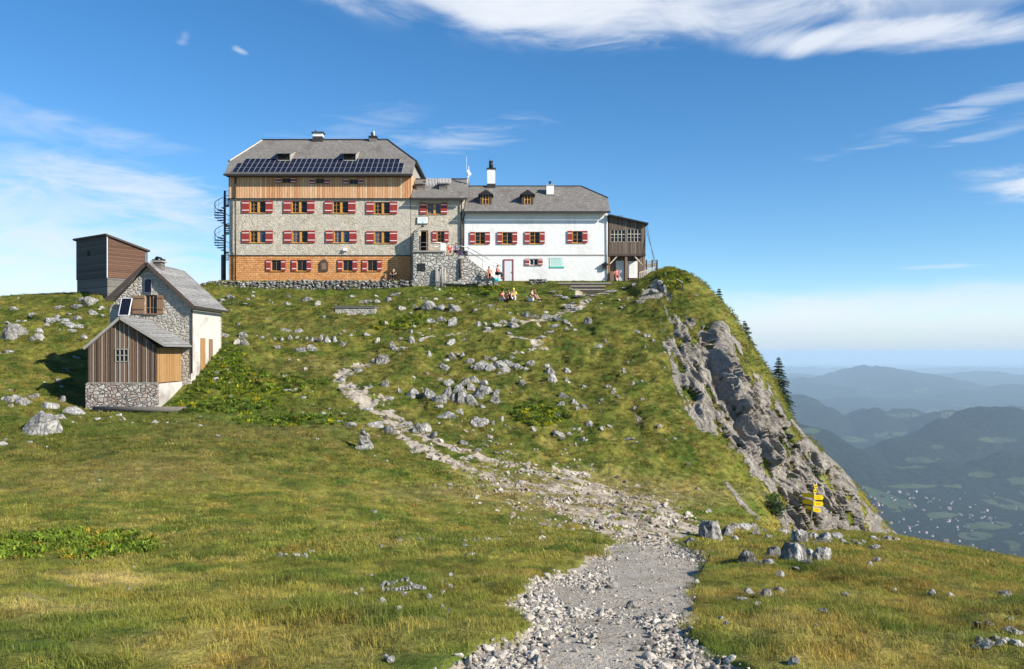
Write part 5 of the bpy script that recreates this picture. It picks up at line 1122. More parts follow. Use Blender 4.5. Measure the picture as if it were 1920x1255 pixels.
batch([(90, 766, 28, 15), (112, 786, 22, 12), (12, 753, 26, 15), (44, 757, 24, 17), (28, 748, 20, 12), (60, 748, 14, 10), (66, 742, 10, 7), (5, 836, 14, 12), (115, 752, 14, 12), (20, 762, 10, 6)], 'pale rock in the low row left of the timber lean-to', 'rocks left of the timber lean-to')
batch([(68, 634, 20, 13), (72, 624, 14, 12), (60, 638, 10, 8), (95, 604, 32, 11, Wt), (118, 603, 26, 11, Wt), (140, 600, 22, 9, Wt), (130, 612, 22, 8, Wt), (150, 615, 18, 8, Wt), (135, 622, 18, 6, Wt), (158, 634, 14, 11, Wt), (110, 578, 20, 7), (62, 592, 22, 9), (145, 578, 24, 11), (165, 571, 28, 19), (172, 589, 16, 13), (25, 581, 14, 8), (150, 562, 14, 6), (15, 661, 14, 6, Wt), (85, 612, 14, 6, Wt), (190, 580, 10, 8), (105, 597, 14, 7), (128, 590, 10, 6)], 'pale rock in the cluster on the left crest slope below the tall shed', 'rocks below the tall shed')
batch([(473, 557, 11, 6), (538, 571, 13, 7), (575, 564, 26, 9), (594, 572, 11, 11), (540, 556, 8, 4), (422, 632, 18, 11), (456, 633, 18, 15), (458, 646, 15, 15), (443, 645, 13, 13), (490, 634, 11, 5, Wt), (528, 638, 8, 10), (544, 637, 9, 13), (557, 635, 6, 6), (515, 637, 6, 7), (532, 620, 24, 6, Wt), (559, 623, 15, 9), (575, 638, 9, 8), (583, 641, 9, 11), (592, 641, 12, 14), (601, 639, 9, 15), (611, 641, 13, 16), (626, 641, 9, 15), (642, 648, 15, 15), (518, 654, 14, 11), (583, 657, 22, 16), (646, 625, 6, 7), (687, 630, 13, 9), (706, 642, 9, 13), (430, 560, 18, 8, Wt), (415, 565, 12, 6, Wt), (447, 610, 8, 6), (500, 600, 6, 4)], 'grey rock in the rows scattered on the slope below the stone hut', 'rocks on the slope below the stone hut')
batch([(737, 656, 12, 21), (744, 659, 15, 15), (758, 656, 15, 9), (772, 643, 12, 17), (703, 681, 13, 11), (660, 558, 15, 7), (683, 568, 26, 8), (706, 568, 17, 10), (727, 566, 11, 11), (740, 554, 22, 7), (753, 582, 15, 13), (778, 578, 11, 11), (806, 577, 28, 17), (824, 581, 20, 13), (852, 583, 26, 15), (808, 606, 24, 11), (850, 609, 26, 18), (827, 601, 18, 11), (845, 646, 19, 13), (804, 666, 13, 12), (848, 673, 15, 17), (835, 694, 17, 21), (722, 724, 15, 15), (695, 729, 7, 9), (748, 737, 9, 11), (772, 744, 22, 20), (729, 748, 15, 7), (868, 668, 10, 10), (790, 640, 14, 9), (840, 563, 16, 5), (870, 640, 10, 9)], 'grey rock between the lower path bend and the upper trail', 'rocks between path bend and upper trail')
batch([(805, 746, 21, 25), (820, 753, 25, 27), (835, 746, 17, 28), (850, 752, 22, 26), (868, 754, 24, 30), (882, 758, 24, 23), (896, 744, 21, 27), (911, 737, 22, 22), (926, 757, 24, 23), (842, 723, 18, 15), (870, 723, 21, 15), (890, 716, 22, 15), (906, 722, 20, 15), (797, 738, 12, 12), (860, 735, 18, 18), (930, 740, 14, 14), (885, 732, 16, 16), (838, 783, 34, 14), (862, 776, 16, 9), (905, 765, 10, 12), (822, 765, 14, 8)], 'craggy grey rock of the large outcrop in the middle of the slope', 'rocks of the large middle outcrop')
batch([(890, 691, 24, 17), (905, 693, 26, 21), (921, 694, 28, 17), (940, 689, 22, 19), (956, 686, 26, 15), (971, 691, 22, 13), (986, 695, 15, 9), (925, 676, 14, 9), (880, 681, 15, 13), (913, 673, 12, 9), (946, 697, 20, 9), (994, 684, 15, 14), (960, 672, 12, 7)], 'grey rock of the smaller outcrop above the large one', 'rocks of the upper middle outcrop')
batch([(1030, 702, 20, 20), (1036, 716, 15, 19), (1026, 690, 12, 10), (1063, 698, 13, 11), (1062, 713, 8, 7), (980, 723, 15, 14), (1055, 746, 20, 13), (1075, 758, 17, 13), (1093, 766, 17, 10), (1050, 763, 12, 14), (1045, 780, 13, 9), (1082, 770, 8, 8), (1048, 818, 26, 10), (1066, 816, 13, 7), (1001, 808, 9, 11), (1105, 798, 15, 11), (925, 797, 6, 11), (1140, 728, 13, 9), (1150, 737, 9, 13), (1127, 752, 9, 7), (1190, 769, 13, 8), (1185, 721, 9, 7), (1245, 693, 7, 6), (1195, 626, 19, 10), (1212, 631, 13, 8), (1135, 642, 6, 9), (1120, 652, 26, 4), (1225, 640, 8, 6), (1170, 700, 10, 6), (1160, 745, 8, 6), (1235, 800, 10, 6), (1180, 824, 22, 5), (1095, 725, 8, 5), (1205, 750, 8, 6)], 'pale rock scattered in the grass between the outcrops and the cliff', 'rocks between outcrops and cliff')
batch([(920, 575, 13, 6), (892, 584, 11, 6), (895, 612, 9, 12), (930, 612, 22, 8), (945, 606, 18, 8), (1000, 597, 21, 9), (1020, 599, 24, 11), (1045, 601, 19, 9), (1060, 606, 15, 8), (985, 594, 18, 9), (1070, 577, 24, 8), (1086, 581, 17, 7), (915, 618, 16, 6), (1030, 625, 22, 6), (1015, 634, 18, 6), (1040, 614, 16, 6), (955, 628, 14, 5), (975, 636, 12, 5), (1078, 620, 10, 5), (1070, 612, 9, 5), (1100, 568, 14, 5), (1012, 565, 6, 4), (1000, 655, 14, 5), (1060, 560, 18, 5), (1140, 548, 16, 5), (1240, 536, 18, 14), (1228, 548, 20, 8), (1248, 548, 16, 16), (1190, 538, 18, 7)], 'grey stone along the upper trail near the timber steps', 'stones along the upper trail')
batch([(765, 797, 14, 9), (812, 820, 15, 14), (655, 799, 30, 9), (640, 793, 20, 7), (700, 801, 30, 11), (712, 795, 18, 8), (868, 832, 17, 10), (895, 846, 17, 7), (940, 853, 11, 6), (935, 862, 8, 4), (950, 849, 8, 5), (690, 770, 16, 8), (655, 748, 16, 7), (770, 850, 10, 5), (640, 735, 14, 7), (660, 727, 14, 7), (850, 845, 10, 6), (910, 838, 8, 5), (880, 858, 14, 5), (752, 790, 16, 8), (670, 696, 16, 7), (655, 704, 16, 7), (690, 688, 12, 6), (640, 716, 14, 6), (925, 905, 12, 4), (1170, 965, 14, 5), (1148, 972, 18, 5), (1195, 968, 12, 5), (1295, 1020, 18, 8), (1282, 1022, 10, 5), (1187, 1141, 19, 8), (1122, 1110, 10, 5), (1232, 955, 12, 6), (1203, 945, 10, 5)], 'grey stone lying on or beside the winding gravel path', 'stones beside the gravel path')
batch([(1395, 992, 27, 13), (1415, 992, 20, 12), (1449, 1012, 20, 18), (1461, 998, 24, 12), (1420, 1004, 18, 8), (1472, 1000, 16, 11), (1524, 1012, 22, 16), (1545, 1013, 28, 18), (1568, 1011, 28, 15), (1583, 1019, 17, 9), (1601, 1017, 11, 5), (1545, 1020, 26, 5), (1380, 990, 16, 10), (1435, 996, 12, 8), (1452, 1045, 28, 19), (1522, 1047, 24, 20), (1518, 1052, 7, 13, Wt), (1515, 1060, 19, 8), (1380, 1012, 12, 8), (1440, 1060, 24, 6), (1590, 1022, 10, 4), (1662, 1014, 18, 6), (1640, 1014, 20, 7), (1680, 1013, 10, 4), (1490, 1006, 12, 8)], 'grey rock in the boulder field around the signpost', 'rocks around the signpost')
batch([(1463, 1113, 17, 7, Wt), (1405, 1114, 16, 6), (1395, 1128, 19, 4), (1462, 1081, 13, 7), (1490, 1071, 13, 4), (1633, 1064, 16, 11, Wt), (1645, 1056, 11, 5, Wt), (1610, 1024, 13, 5, Wt), (1640, 1031, 17, 7, Wt), (1620, 1020, 7, 5), (1748, 1116, 11, 8), (1783, 1118, 14, 10), (1887, 1121, 17, 8, Wt), (1545, 1154, 15, 7), (1352, 1168, 9, 5), (1677, 1112, 6, 4, Wt), (1585, 1120, 12, 5), (1660, 1055, 5, 4), (1530, 1180, 8, 5), (1362, 1174, 9, 4), (1305, 1097, 10, 5)], 'small pale stone lying in the grass of the right meadow', 'stones in the right meadow')
batch([(1840, 1207, 15, 11), (1866, 1202, 17, 11, Wt), (1886, 1206, 24, 12), (1910, 1212, 22, 14), (1850, 1215, 32, 6), (1875, 1216, 20, 6), (1855, 1178, 15, 5), (1897, 1187, 20, 7), (1835, 1180, 11, 7), (1893, 1166, 12, 5), (1910, 1196, 16, 6), (1490, 1252, 16, 6)], 'stone in the small patch of rubble in the lower right corner', 'stones in the lower right corner')
batch([(525, 1046, 9, 6, Wt), (535, 1045, 7, 4, Wt), (556, 1048, 9, 5, Wt), (572, 1045, 10, 4, Wt), (585, 1040, 8, 3, Wt), (237, 1113, 8, 5, Wt), (893, 1017, 8, 5, Wt), (912, 1016, 12, 4, Wt), (930, 1015, 14, 4, Wt), (870, 1017, 6, 3, Wt), (832, 1097, 8, 6, Wt), (845, 1103, 6, 5, Wt), (830, 1117, 6, 5, Wt), (718, 1132, 10, 6, Wt), (758, 1122, 8, 5, Wt), (805, 1123, 8, 5, Wt), (828, 1143, 9, 6, Wt), (748, 1147, 8, 5, Wt), (840, 1152, 8, 5, Wt), (845, 1083, 6, 4, Wt), (748, 1017, 8, 4, Wt), (787, 1018, 6, 3, Wt), (665, 1117, 9, 4, Wt), (676, 1109, 7, 4, Wt), (733, 1245, 12, 8), (725, 1238, 8, 6), (872, 1027, 8, 4, Wt), (702, 857, 8, 4, Wt), (55, 830, 9, 4, Wt), (10, 828, 8, 4, Wt), (700, 985, 6, 4, Wt), (886, 1044, 10, 4, Wt)], 'small white stone lying loose in the grass of the left meadow', 'stones in the left meadow', Wt)
ring = [(715+2*0, 1106), (719, 1103), (726, 1100), (734, 1099), (743, 1097), (752, 1096), (762, 1097), (768, 1099), (773, 1101), (770, 1104), (776, 1107), (768, 1109), (760, 1108), (753, 1109), (744, 1112), (735, 1113), (726, 1112), (719, 1110), (781, 1109), (788, 1111), (795, 1110), (791, 1107), (748, 1111), (739, 1098), (764, 1106)]
for a_, b_ in ring: put_rock(a_, b_, rnd.uniform(6, 9), rnd.uniform(4, 5.5), 'small white stone laid in the oval ring on the left meadow', 'white stones laid in a ring', Wt)
# cairn: four stones stacked
for i, (dy, w, h, lb) in enumerate(((0, 36, 17, 'wide bottom stone of the little cairn in the meadow'), (14, 26, 16, 'rounded second stone of the little cairn'), (28, 15, 8, 'third stone near the top of the little cairn'), (35, 8, 6, 'small top stone crowning the little cairn'))):
    p = hit(680, 844); s = p.y/F; o = bpy.data.objects.new('cairn_stone', RK['rock'][i]); C.objects.link(o)
    o.location = (p.x+(-.0, .02, -.02, .0)[i], p.y+.25, p.z-.02+dy*s); o.scale = (w*s/2, w*s/2*.9, h*s); o.rotation_euler = (0, 0, i*1.3); tag(o, lb, 'stone', None)

# ------------------------------------------------------------------ dry stone wall and flagstones below the house
def stone_heap(name, items, label, cat, mat=('rock', 'rock_grey', 'rock_grey')):
    bm = bmesh.new(); mats = [M[m_] for m_ in mat]
    for (x, y, z, w, d, h) in items:
        k = rnd.randrange(len(mats)); n0 = len(bm.verts)
        r_ = bmesh.ops.create_icosphere(bm, subdivisions=2, radius=1); vs = r_['verts']; sx = [rnd.uniform(.8, 1.2) for _ in range(3)]
        pl = [(Vector((rnd.gauss(0, 1), rnd.gauss(0, 1), rnd.gauss(0, 1))).normalized(), rnd.uniform(.5, .8)) for _ in range(6)]
        for v in vs:
            for n_, d_ in pl:
                t_ = v.co.dot(n_)-d_
                if t_ > 0: v.co -= n_*t_*.95
            v.co = Vector((x+v.co.x*w*.62, y+v.co.y*d*.62, z+v.co.z*h*.66))
        for f in {f for v in vs for f in v.link_faces}: f.material_index = k
    me = bpy.data.meshes.new(name); bm.to_mesh(me); bm.free()
    for m_ in mats: me.materials.append(m_)
    o = bpy.data.objects.new(name, me); C.objects.link(o); return tag(o, label, cat)
it = []
px = 384.
while px < 776:
    w = rnd.uniform(.22, .5); low = np.interp(px, [384, 430, 560, 700, 776], [558, 552, 546, 543, 538]); top = np.interp(px, [384, 440, 600, 776], [533, 530, 528, 528]); yy = 78.5
    z0_, z1_ = fz(low, yy), fz(top, yy); z = z0_
    while z < z1_:
        h = rnd.uniform(.14, .28); it.append((fx(px, yy)+rnd.uniform(-.1, .1), yy-.15+(z-z0_)*.25+rnd.uniform(-.08, .08), z+h/2, w, .5, h)); z += h*.86
    px += w*F/yy*.92
stone_heap('dry_stone_wall', it, 'long low dry stone retaining wall along the foot of the stone house', 'wall')
it = [(fx(px_, 78.3)+rnd.uniform(-.1, .1), 78.3+rnd.uniform(-.1, .1), fz(np.interp(px_, [818, 840, 880, 900], [526, 530, 530, 527]), 78.3)-.1, rnd.uniform(.4, .8), .5, rnd.uniform(.18, .3)) for px_ in np.arange(818, 902, 6)]
stone_heap('flagstone_edge', it, 'curved edge of pale flat stones in the grass before the stone platform', 'stone edging', ('rock_white', 'rock'))
it = [(fx(px_, 78.7)+rnd.uniform(-.1, .1), 78.75, fz(py_, 78.7), rnd.uniform(.3, .5), .4, rnd.uniform(.14, .24)) for py_ in (525, 529, 533) for px_ in np.arange(997, 1024, 6)]
stone_heap('stacked_stones', it, 'small stack of flat stones under the white wall near the barred basement window', 'stone stack')
it = []
for px_, py_ in ((1045, 556), (1062, 561), (1085, 558), (1110, 556), (1130, 553), (1150, 548), (1100, 566), (1075, 570), (1040, 549), (1170, 543)):
    p = hit(px_, py_); it.append((p.x, p.y, p.z+.03, rnd.uniform(.5, 1.1), .5, .2))
stone_heap('trail_steps', it, 'rough stone slabs forming the trail just below the timber steps', 'stone steps')

# ------------------------------------------------------------------ scattered small things: stones, grass, leaves
cell = lambda A: (A[:-1, :-1]+A[1:, 1:]+A[:-1, 1:]+A[1:, :-1])*.25
ex = np.stack([XX[:-1, 1:]-XX[:-1, :-1], YYd[:-1, 1:]-YYd[:-1, :-1], ZZ[:-1, 1:]-ZZ[:-1, :-1]], -1)
ey = np.stack([XX[1:, :-1]-XX[:-1, :-1], YYd[1:, :-1]-YYd[:-1, :-1], ZZ[1:, :-1]-ZZ[:-1, :-1]], -1)
area = np.linalg.norm(np.cross(ex, ey), axis=-1)
cX, cY, cZ, cP, cR, cPX, cPY = [cell(a_) for a_ in (XX, YYd, ZZ, path, rockm, PX.astype(float), PYd)]
inview = (cPX > -160) & (cPX < 2080) & (cY > 3.2)
vis = np.minimum.accumulate(np.where(cY > 2.5, cPY, 1e9), axis=0) >= cPY-14
nrm = np.cross(ex, ey); nz = nrm[..., 2]/np.maximum(np.linalg.norm(nrm, axis=-1), 1e-9)
rg = np.random.RandomState(9)
def sample(dens, extra=None):
    lam = area*dens; n_ = rg.poisson(np.minimum(lam, 60)); n_[~(inview & vis)] = 0
    k = np.repeat(np.arange(n_.size), n_.ravel()); i, j = np.unravel_index(k, n_.shape)
    u, v = rg.rand(len(k)), rg.rand(len(k))
    def bl(A): return (A[i, j]*(1-u)*(1-v)+A[i, j+1]*u*(1-v)+A[i+1, j]*(1-u)*v+A[i+1, j+1]*u*v)
    return np.stack([bl(XX), bl(YYd), bl(ZZ)], -1), i, j
def scatter(name, P_, scale, tint_, protos, kind='stuff', label=None, cat=None, up=0., tilt=.15, flatten=None):
    n_ = len(P_); me = bpy.data.meshes.new(name); me.vertices.add(n_); me.vertices.foreach_set('co', P_.astype(np.float32).ravel())
    def A(nm, typ, arr, key): a_ = me.attributes.new(nm, typ, 'POINT'); a_.data.foreach_set(key, arr.astype(np.float32 if key != 'value' or typ == 'FLOAT' else np.int32).ravel())
    A('sc', 'FLOAT', scale, 'value')
    rot = np.stack([rg.normal(0, tilt, n_), rg.normal(0, tilt, n_), rg.uniform(0, 6.283, n_)], -1); A('rt', 'FLOAT_VECTOR', rot, 'vector')
    a_ = me.attributes.new('vi', 'INT', 'POINT'); a_.data.foreach_set('value', rg.randint(0, len(protos), n_).astype(np.int32))
    c4 = np.ones((n_, 4), np.float32); c4[:, :3] = tint_; a_ = me.attributes.new('tint', 'FLOAT_COLOR', 'POINT'); a_.data.foreach_set('color', c4.ravel())
    o = bpy.data.objects.new(name, me); C.objects.link(o)
    col_ = bpy.data.collections.new(name+'_shapes')
    for p_ in protos: col_.objects.link(p_)
    g = bpy.data.node_groups.new(name, 'GeometryNodeTree'); g.interface.new_socket('Geometry', in_out='INPUT', socket_type='NodeSocketGeometry'); g.interface.new_socket('Geometry', in_out='OUTPUT', socket_type='NodeSocketGeometry')
    gi, go = g.nodes.new('NodeGroupInput'), g.nodes.new('NodeGroupOutput')
    ip = g.nodes.new('GeometryNodeInstanceOnPoints'); ci = g.nodes.new('GeometryNodeCollectionInfo'); ci.inputs[0].default_value = col_; ci.inputs['Separate Children'].default_value = True; ci.inputs['Reset Children'].default_value = True
    def NA(nm, dt): x = g.nodes.new('GeometryNodeInputNamedAttribute'); x.data_type = dt; x.inputs[0].default_value = nm; return x.outputs[0]
    e2r = g.nodes.new('FunctionNodeEulerToRotation')
    g.links.new(gi.outputs[0], ip.inputs['Points']); g.links.new(ci.outputs[0], ip.inputs['Instance']); ip.inputs['Pick Instance'].default_value = True
    g.links.new(NA('vi', 'INT'), ip.inputs['Instance Index']); g.links.new(NA('rt', 'FLOAT_VECTOR'), e2r.inputs[0]); g.links.new(e2r.outputs[0], ip.inputs['Rotation']); g.links.new(NA('sc', 'FLOAT'), ip.inputs['Scale'])
    g.links.new(ip.outputs[0], go.inputs[0]); md = o.modifiers.new('scatter', 'NODES'); md.node_group = g
    return tag(o, label, cat, None, kind)
def proto(name, V_, F_, mat, at=None, smooth=False):
    o = np_mesh(name, np.array(V_, float), np.array(F_), mat, at, smooth); C.objects.unlink(o); return o
# stones
m, t, b = new_mat('gravel_stone', .93, .15)
ti = attr(t, 'tint', 'INSTANCER'); n_ = noise(t, wcoords(t), 25, 4, .6); t.links.new(mix(t, smooth(t, n_, .3, .7), mix(t, 1.0, ti.outputs['Color'], (.6, .6, .6), 'MULTIPLY'), ti.outputs['Color']), b.inputs['Base Color']); bump(t, b, n_, .01); M['gravel'] = m
sp_ = []
for i in range(6):
    me = rock_mesh(900+i, 2, 0, 'rock'); me.materials.clear(); me.materials.append(M['gravel'])
    for v in me.vertices: v.co.z = v.co.z*.75-.15
    o = bpy.data.objects.new('gravel_stone_shape', me); sp_.append(o)
coarse = sstep(-.05, .25, fbm(cX/1.6, cY/2.6, 3, 301)+.35*sstep(60, 0, np.abs(cPX-1000))*(cPY > 1030)+.45*sstep(0, 60, cPX-1180+0*cPY)*sstep(1130, 1190, cPY)+.3*sstep(1110, 1180, cPY)*sstep(1040, 960, cPX)-.35*sstep(70, 20, np.abs(cPX-1200))*sstep(1180, 1120, cPY)*(cPY > 1030))
dens = cP*(cY < 20)*(110+1000*coarse)*np.where(cY < 9, 1, .6)+(cP+.25*(cell(scree)))*((cY >= 20) & (cY < 62))*(7+18*coarse)+(cP > .05)*(cY < 40)*4
Pg, i_, j_ = sample(dens); g_ = rg.rand(len(Pg))
sz = (.0055+.010*rg.rand(len(Pg))**1.8+.022*rg.rand(len(Pg))**14)*(1+.5*coarse[i_, j_])*np.interp(Pg[:, 1], [4, 12, 22, 30, 60], [1, 1.15, 2.2, 4.4, 5.4])
gt_ = (lin([.52, .465, .39])*(0.55+.65*rg.rand(len(Pg)))[:, None]); gt_[g_ > .93] *= .45; dk_ = (Pg[:, 1] > 22) & (rg.rand(len(Pg)) > .6); gt_[dk_] *= np.array([.62, .56, .48])
Pg[:, 2] += sz*.15
scatter('gravel', Pg, sz, gt_, sp_, tilt=.5)
print('gravel', len(Pg))
onslope = sstep(.08, .32, fbm(cX/3.2, cY/2.4, 4, 77)+.05)*(cY > 44)*(cPY < 900)*(cPX < 1300)+.03
Ps, i_, j_ = sample(onslope*(1-cR)*(1-cP)*.9*(cY > 40)*(cY < 78.0)*(cPX < 1330)+ .10*(cY < 40)*(cPX > 620)*(cP < .2)+ .02*(cY < 40)+(cR > .3)*0)
hut_ok = ~((Ps[:, 0] > -27.5) & (Ps[:, 0] < -19.8) & (Ps[:, 1] > 48.5) & (Ps[:, 1] < 60)); Ps = Ps[hut_ok]
sz = (.05+.16*rg.rand(len(Ps))**3)*np.interp(Ps[:, 1], [4, 30, 50], [.28, .55, 1.15]); st_ = lin([.42, .40, .36])*(.6+.6*rg.rand(len(Ps)))[:, None]
scatter('scattered_stones', Ps, sz, st_, sp_, tilt=.4); print('stones', len(Ps))

# grass
m, t, b = new_mat('grass_blades', .7, .25)
ti = attr(t, 'tint', 'INSTANCER'); bl_ = attr(t, 'bl'); hg = attr(t, 'hg')
c = mix(t, bl_.outputs['Fac'], mix(t, 1.0, ti.outputs['Color'], (.62, .72, .55), 'MULTIPLY'), mix(t, 1.0, ti.outputs['Color'], (1.5, 1.38, 1.25), 'MULTIPLY'))
t.links.new(c, b.inputs['Base Color']); tr = t.nodes.new('ShaderNodeBsdfTranslucent'); t.links.new(c, tr.inputs[0]); ms = t.nodes.new('ShaderNodeMixShader'); ms.inputs[0].default_value = .35
t.links.new(b.outputs[0], ms.inputs[1]); t.links.new(tr.outputs[0], ms.inputs[2]); t.links.new(ms.outputs[0], t.nodes['Material Output'].inputs[0]); M['grass'] = m
def clump(seed, nb, rad, h, w, lean=.5, broad=False):
    r_ = np.random.RandomState(seed); V_, F_, B_, H_ = [], [], [], []
    for _ in range(nb):
        a_ = r_.uniform(0, 6.283); rr_ = rad*np.sqrt(r_.rand()); bx, by = rr_*np.cos(a_), rr_*np.sin(a_); d = r_.uniform(0, 6.283); hh = h*r_.uniform(.45, 1.0); ln = lean*r_.uniform(.2, 1.2)*hh
        dx, dy = np.cos(d), np.sin(d); sx_, sy_ = -dy*w/2, dx*w/2; ww = [1, .85, .45, 0] if not broad else [.2, 1, .8, 0]; q = r_.rand(); k0 = len(V_)
        for i, (tt, wf) in enumerate(zip((0, .4, .75, 1.0), ww)):
            o_ = ln*tt**1.8; z = hh*(tt-.18*tt**3*lean) - (.02 if i == 0 else 0)
            if i < 3: V_ += [(bx+dx*o_-sx_*wf, by+dy*o_-sy_*wf, z), (bx+dx*o_+sx_*wf, by+dy*o_+sy_*wf, z)]; B_ += [q, q]; H_ += [tt, tt]
            else: V_.append((bx+dx*o_, by+dy*o_, z)); B_.append(q); H_.append(tt)
        F_ += [(k0, k0+1, k0+3), (k0, k0+3, k0+2), (k0+2, k0+3, k0+5), (k0+2, k0+5, k0+4), (k0+4, k0+5, k0+6)]
    return proto('grass_clump', V_, F_, M['grass'], {'bl': np.array(B_), 'hg': np.array(H_)})
near_c = [clump(i, 64, .13, .055, .0034, 1.5) for i in range(6)]+[clump(10+i, 44, .09, .085, .0034, .9) for i in range(2)]
mid_c = [clump(20+i, 54, .22, .075, .009, 1.4) for i in range(5)]
far_c = [clump(30+i, 44, .34, .12, .022, 1.3) for i in range(5)]
gm = (1-cP)**2*(1-sstep(.25, .6, cR))*(nz > .3)
hutm = ((cX > -25.5) & (cX < -20.15) & (cY > 50.1) & (cY < 59.3)); gm = gm*(~hutm)*~((cY > 79.3) & (cPX < 1215) & (cPX > 420))
def grass(name, y0, y1, d_, pr, smin, smax, zoff=0.):
    fade = sstep(y0-1.5, y0+1.5, cY)*(1-sstep(y1-3, y1+3, cY)) if y0 > 3.5 else (1-sstep(y1-3, y1+3, cY))
    patch = .55+.9*sstep(-.3, .4, fbm(cX/.5, cY/.5, 3, 331))
    P_, i_, j_ = sample(gm*fade*d_*patch); pn = fbm(P_[:, 0]/1.1, P_[:, 1]/1.1, 3, 341); pn2 = fbm(P_[:, 0]/4, P_[:, 1]/4, 3, 343)
    s_ = (smin+(smax-smin)*rg.rand(len(P_)))*(.80+1.0*np.maximum(0, pn)+.5*np.maximum(0, pn2))
    edge_ = cP[i_, j_] > .04; s_[edge_] *= .9
    tn = plant_colour(P_[:, 0], P_[:, 1], cPX[i_, j_], cPY[i_, j_])*(0.78+.5*rg.rand(len(P_)))[:, None]
    scatter(name, P_, s_, tn, pr, tilt=.12); print(name, len(P_))
grass('short_grass', 3.2, 13, 70, near_c, .7, 1.15)
grass('meadow_grass', 13, 34, 20, mid_c, .7, 1.2)
grass('slope_grass', 34, 82, 7.5, far_c, .6, 1.15)
# grass grown up around the feet of the rocks
Pt, St, Tx = [], [], []
for x_, y_, r_, px_, py_ in ROCKS:
    for k in range(9):
        a_ = rnd.uniform(math.pi*.95, math.pi*2.05); rr_ = r_*rnd.uniform(.8, 1.15); xx, yy = x_+rr_*math.cos(a_), y_+rr_*.85*math.sin(a_)
        Pt.append((xx, yy, gz(xx, yy))); St.append(min(1.3, r_*1.6)*rnd.uniform(.55, 1.05)); Tx.append((px_, py_))
Pt = np.array(Pt); Tx = np.array(Tx, float); tn = plant_colour(Pt[:, 0], Pt[:, 1], Tx[:, 0], Tx[:, 1])*(.7+.5*rg.rand(len(Pt)))[:, None]
nr_ = Pt[:, 1] < 42
scatter('rockside_grass', Pt[~nr_], np.array(St)[~nr_], tn[~nr_], far_c, tilt=.15); scatter('rockfoot_grass', Pt[nr_], np.array(St)[nr_]*1.1, tn[nr_], mid_c, tilt=.15)
# broad-leaved plants
m2 = M['grass']
leaf_c = [clump(60+i, 34, .15, .15, .042, 1.2, True) for i in range(5)]
def ell(cx, cy, sx, sy): return ((cPX-cx)/sx)**2+((cPY-cy)/sy)**2
pat = sstep(1.15, .6, np.minimum(ell(150, 1022, 150, 26), ell(20, 1030, 60, 22))+.8*fbm(cX/.7, cY/.7, 3, 351))
Pl, i_, j_ = sample(pat*46*(cY < 30)); s_ = .35+.6*rg.rand(len(Pl))**1.5; tl = lin([.17, .235, .025])*(.55+.9*rg.rand(len(Pl)))[:, None]; tl[rg.rand(len(Pl)) > .9] = lin([.32, .24, .03])
scatter('leafy_plants', Pl, s_, tl, leaf_c, tilt=.3); print('leafy', len(Pl))
pat2 = np.maximum.reduce([sstep(1.2, .5, ell(a_, b_, c_, d_)+.7*fbm(cX/1.2, cY/1.2, 3, 353)) for a_, b_, c_, d_ in ((395, 690, 70, 45), (330, 750, 45, 26), (470, 720, 130, 24), (1015, 775, 55, 26), (560, 790, 120, 10), (440, 760, 90, 20), (775, 605, 40, 16), (1450, 945, 14, 18), (1265, 525, 30, 20), (900, 545, 60, 10), (730, 610, 40, 12))])
Pl, i_, j_ = sample(pat2*11*(cY > 38)*(1-hutm)); Pl = Pl[~((Pl[:, 0] > -25.6) & (Pl[:, 0] < -20.1) & (Pl[:, 1] > 49.9) & (Pl[:, 1] < 59.5))]; s_ = .7+.9*rg.rand(len(Pl)); tl = lin([.14, .20, .022])*(.5+.9*rg.rand(len(Pl)))[:, None]; tl[rg.rand(len(Pl)) > .86] = lin([.42, .38, .02])
scatter('tall_herbs', Pl, s_, tl, leaf_c, tilt=.3); print('herbs', len(Pl))
# seed heads and dry stalks standing above the sward, small white flowers
stalk_c = [clump(80+i, 22, .20, .15, .003, .5) for i in range(3)]
pat = sstep(.0, .3, fbm(cX/1.6, cY/1.6, 3, 361))*(cY < 30); Pk, i_, j_ = sample(pat*gm*2.6); s_ = .6+.6*rg.rand(len(Pk)); tk = lin([.26, .20, .09])*(.6+.7*rg.rand(len(Pk)))[:, None]
scatter('dry_stalks', Pk, s_, tk, stalk_c, tilt=.15)

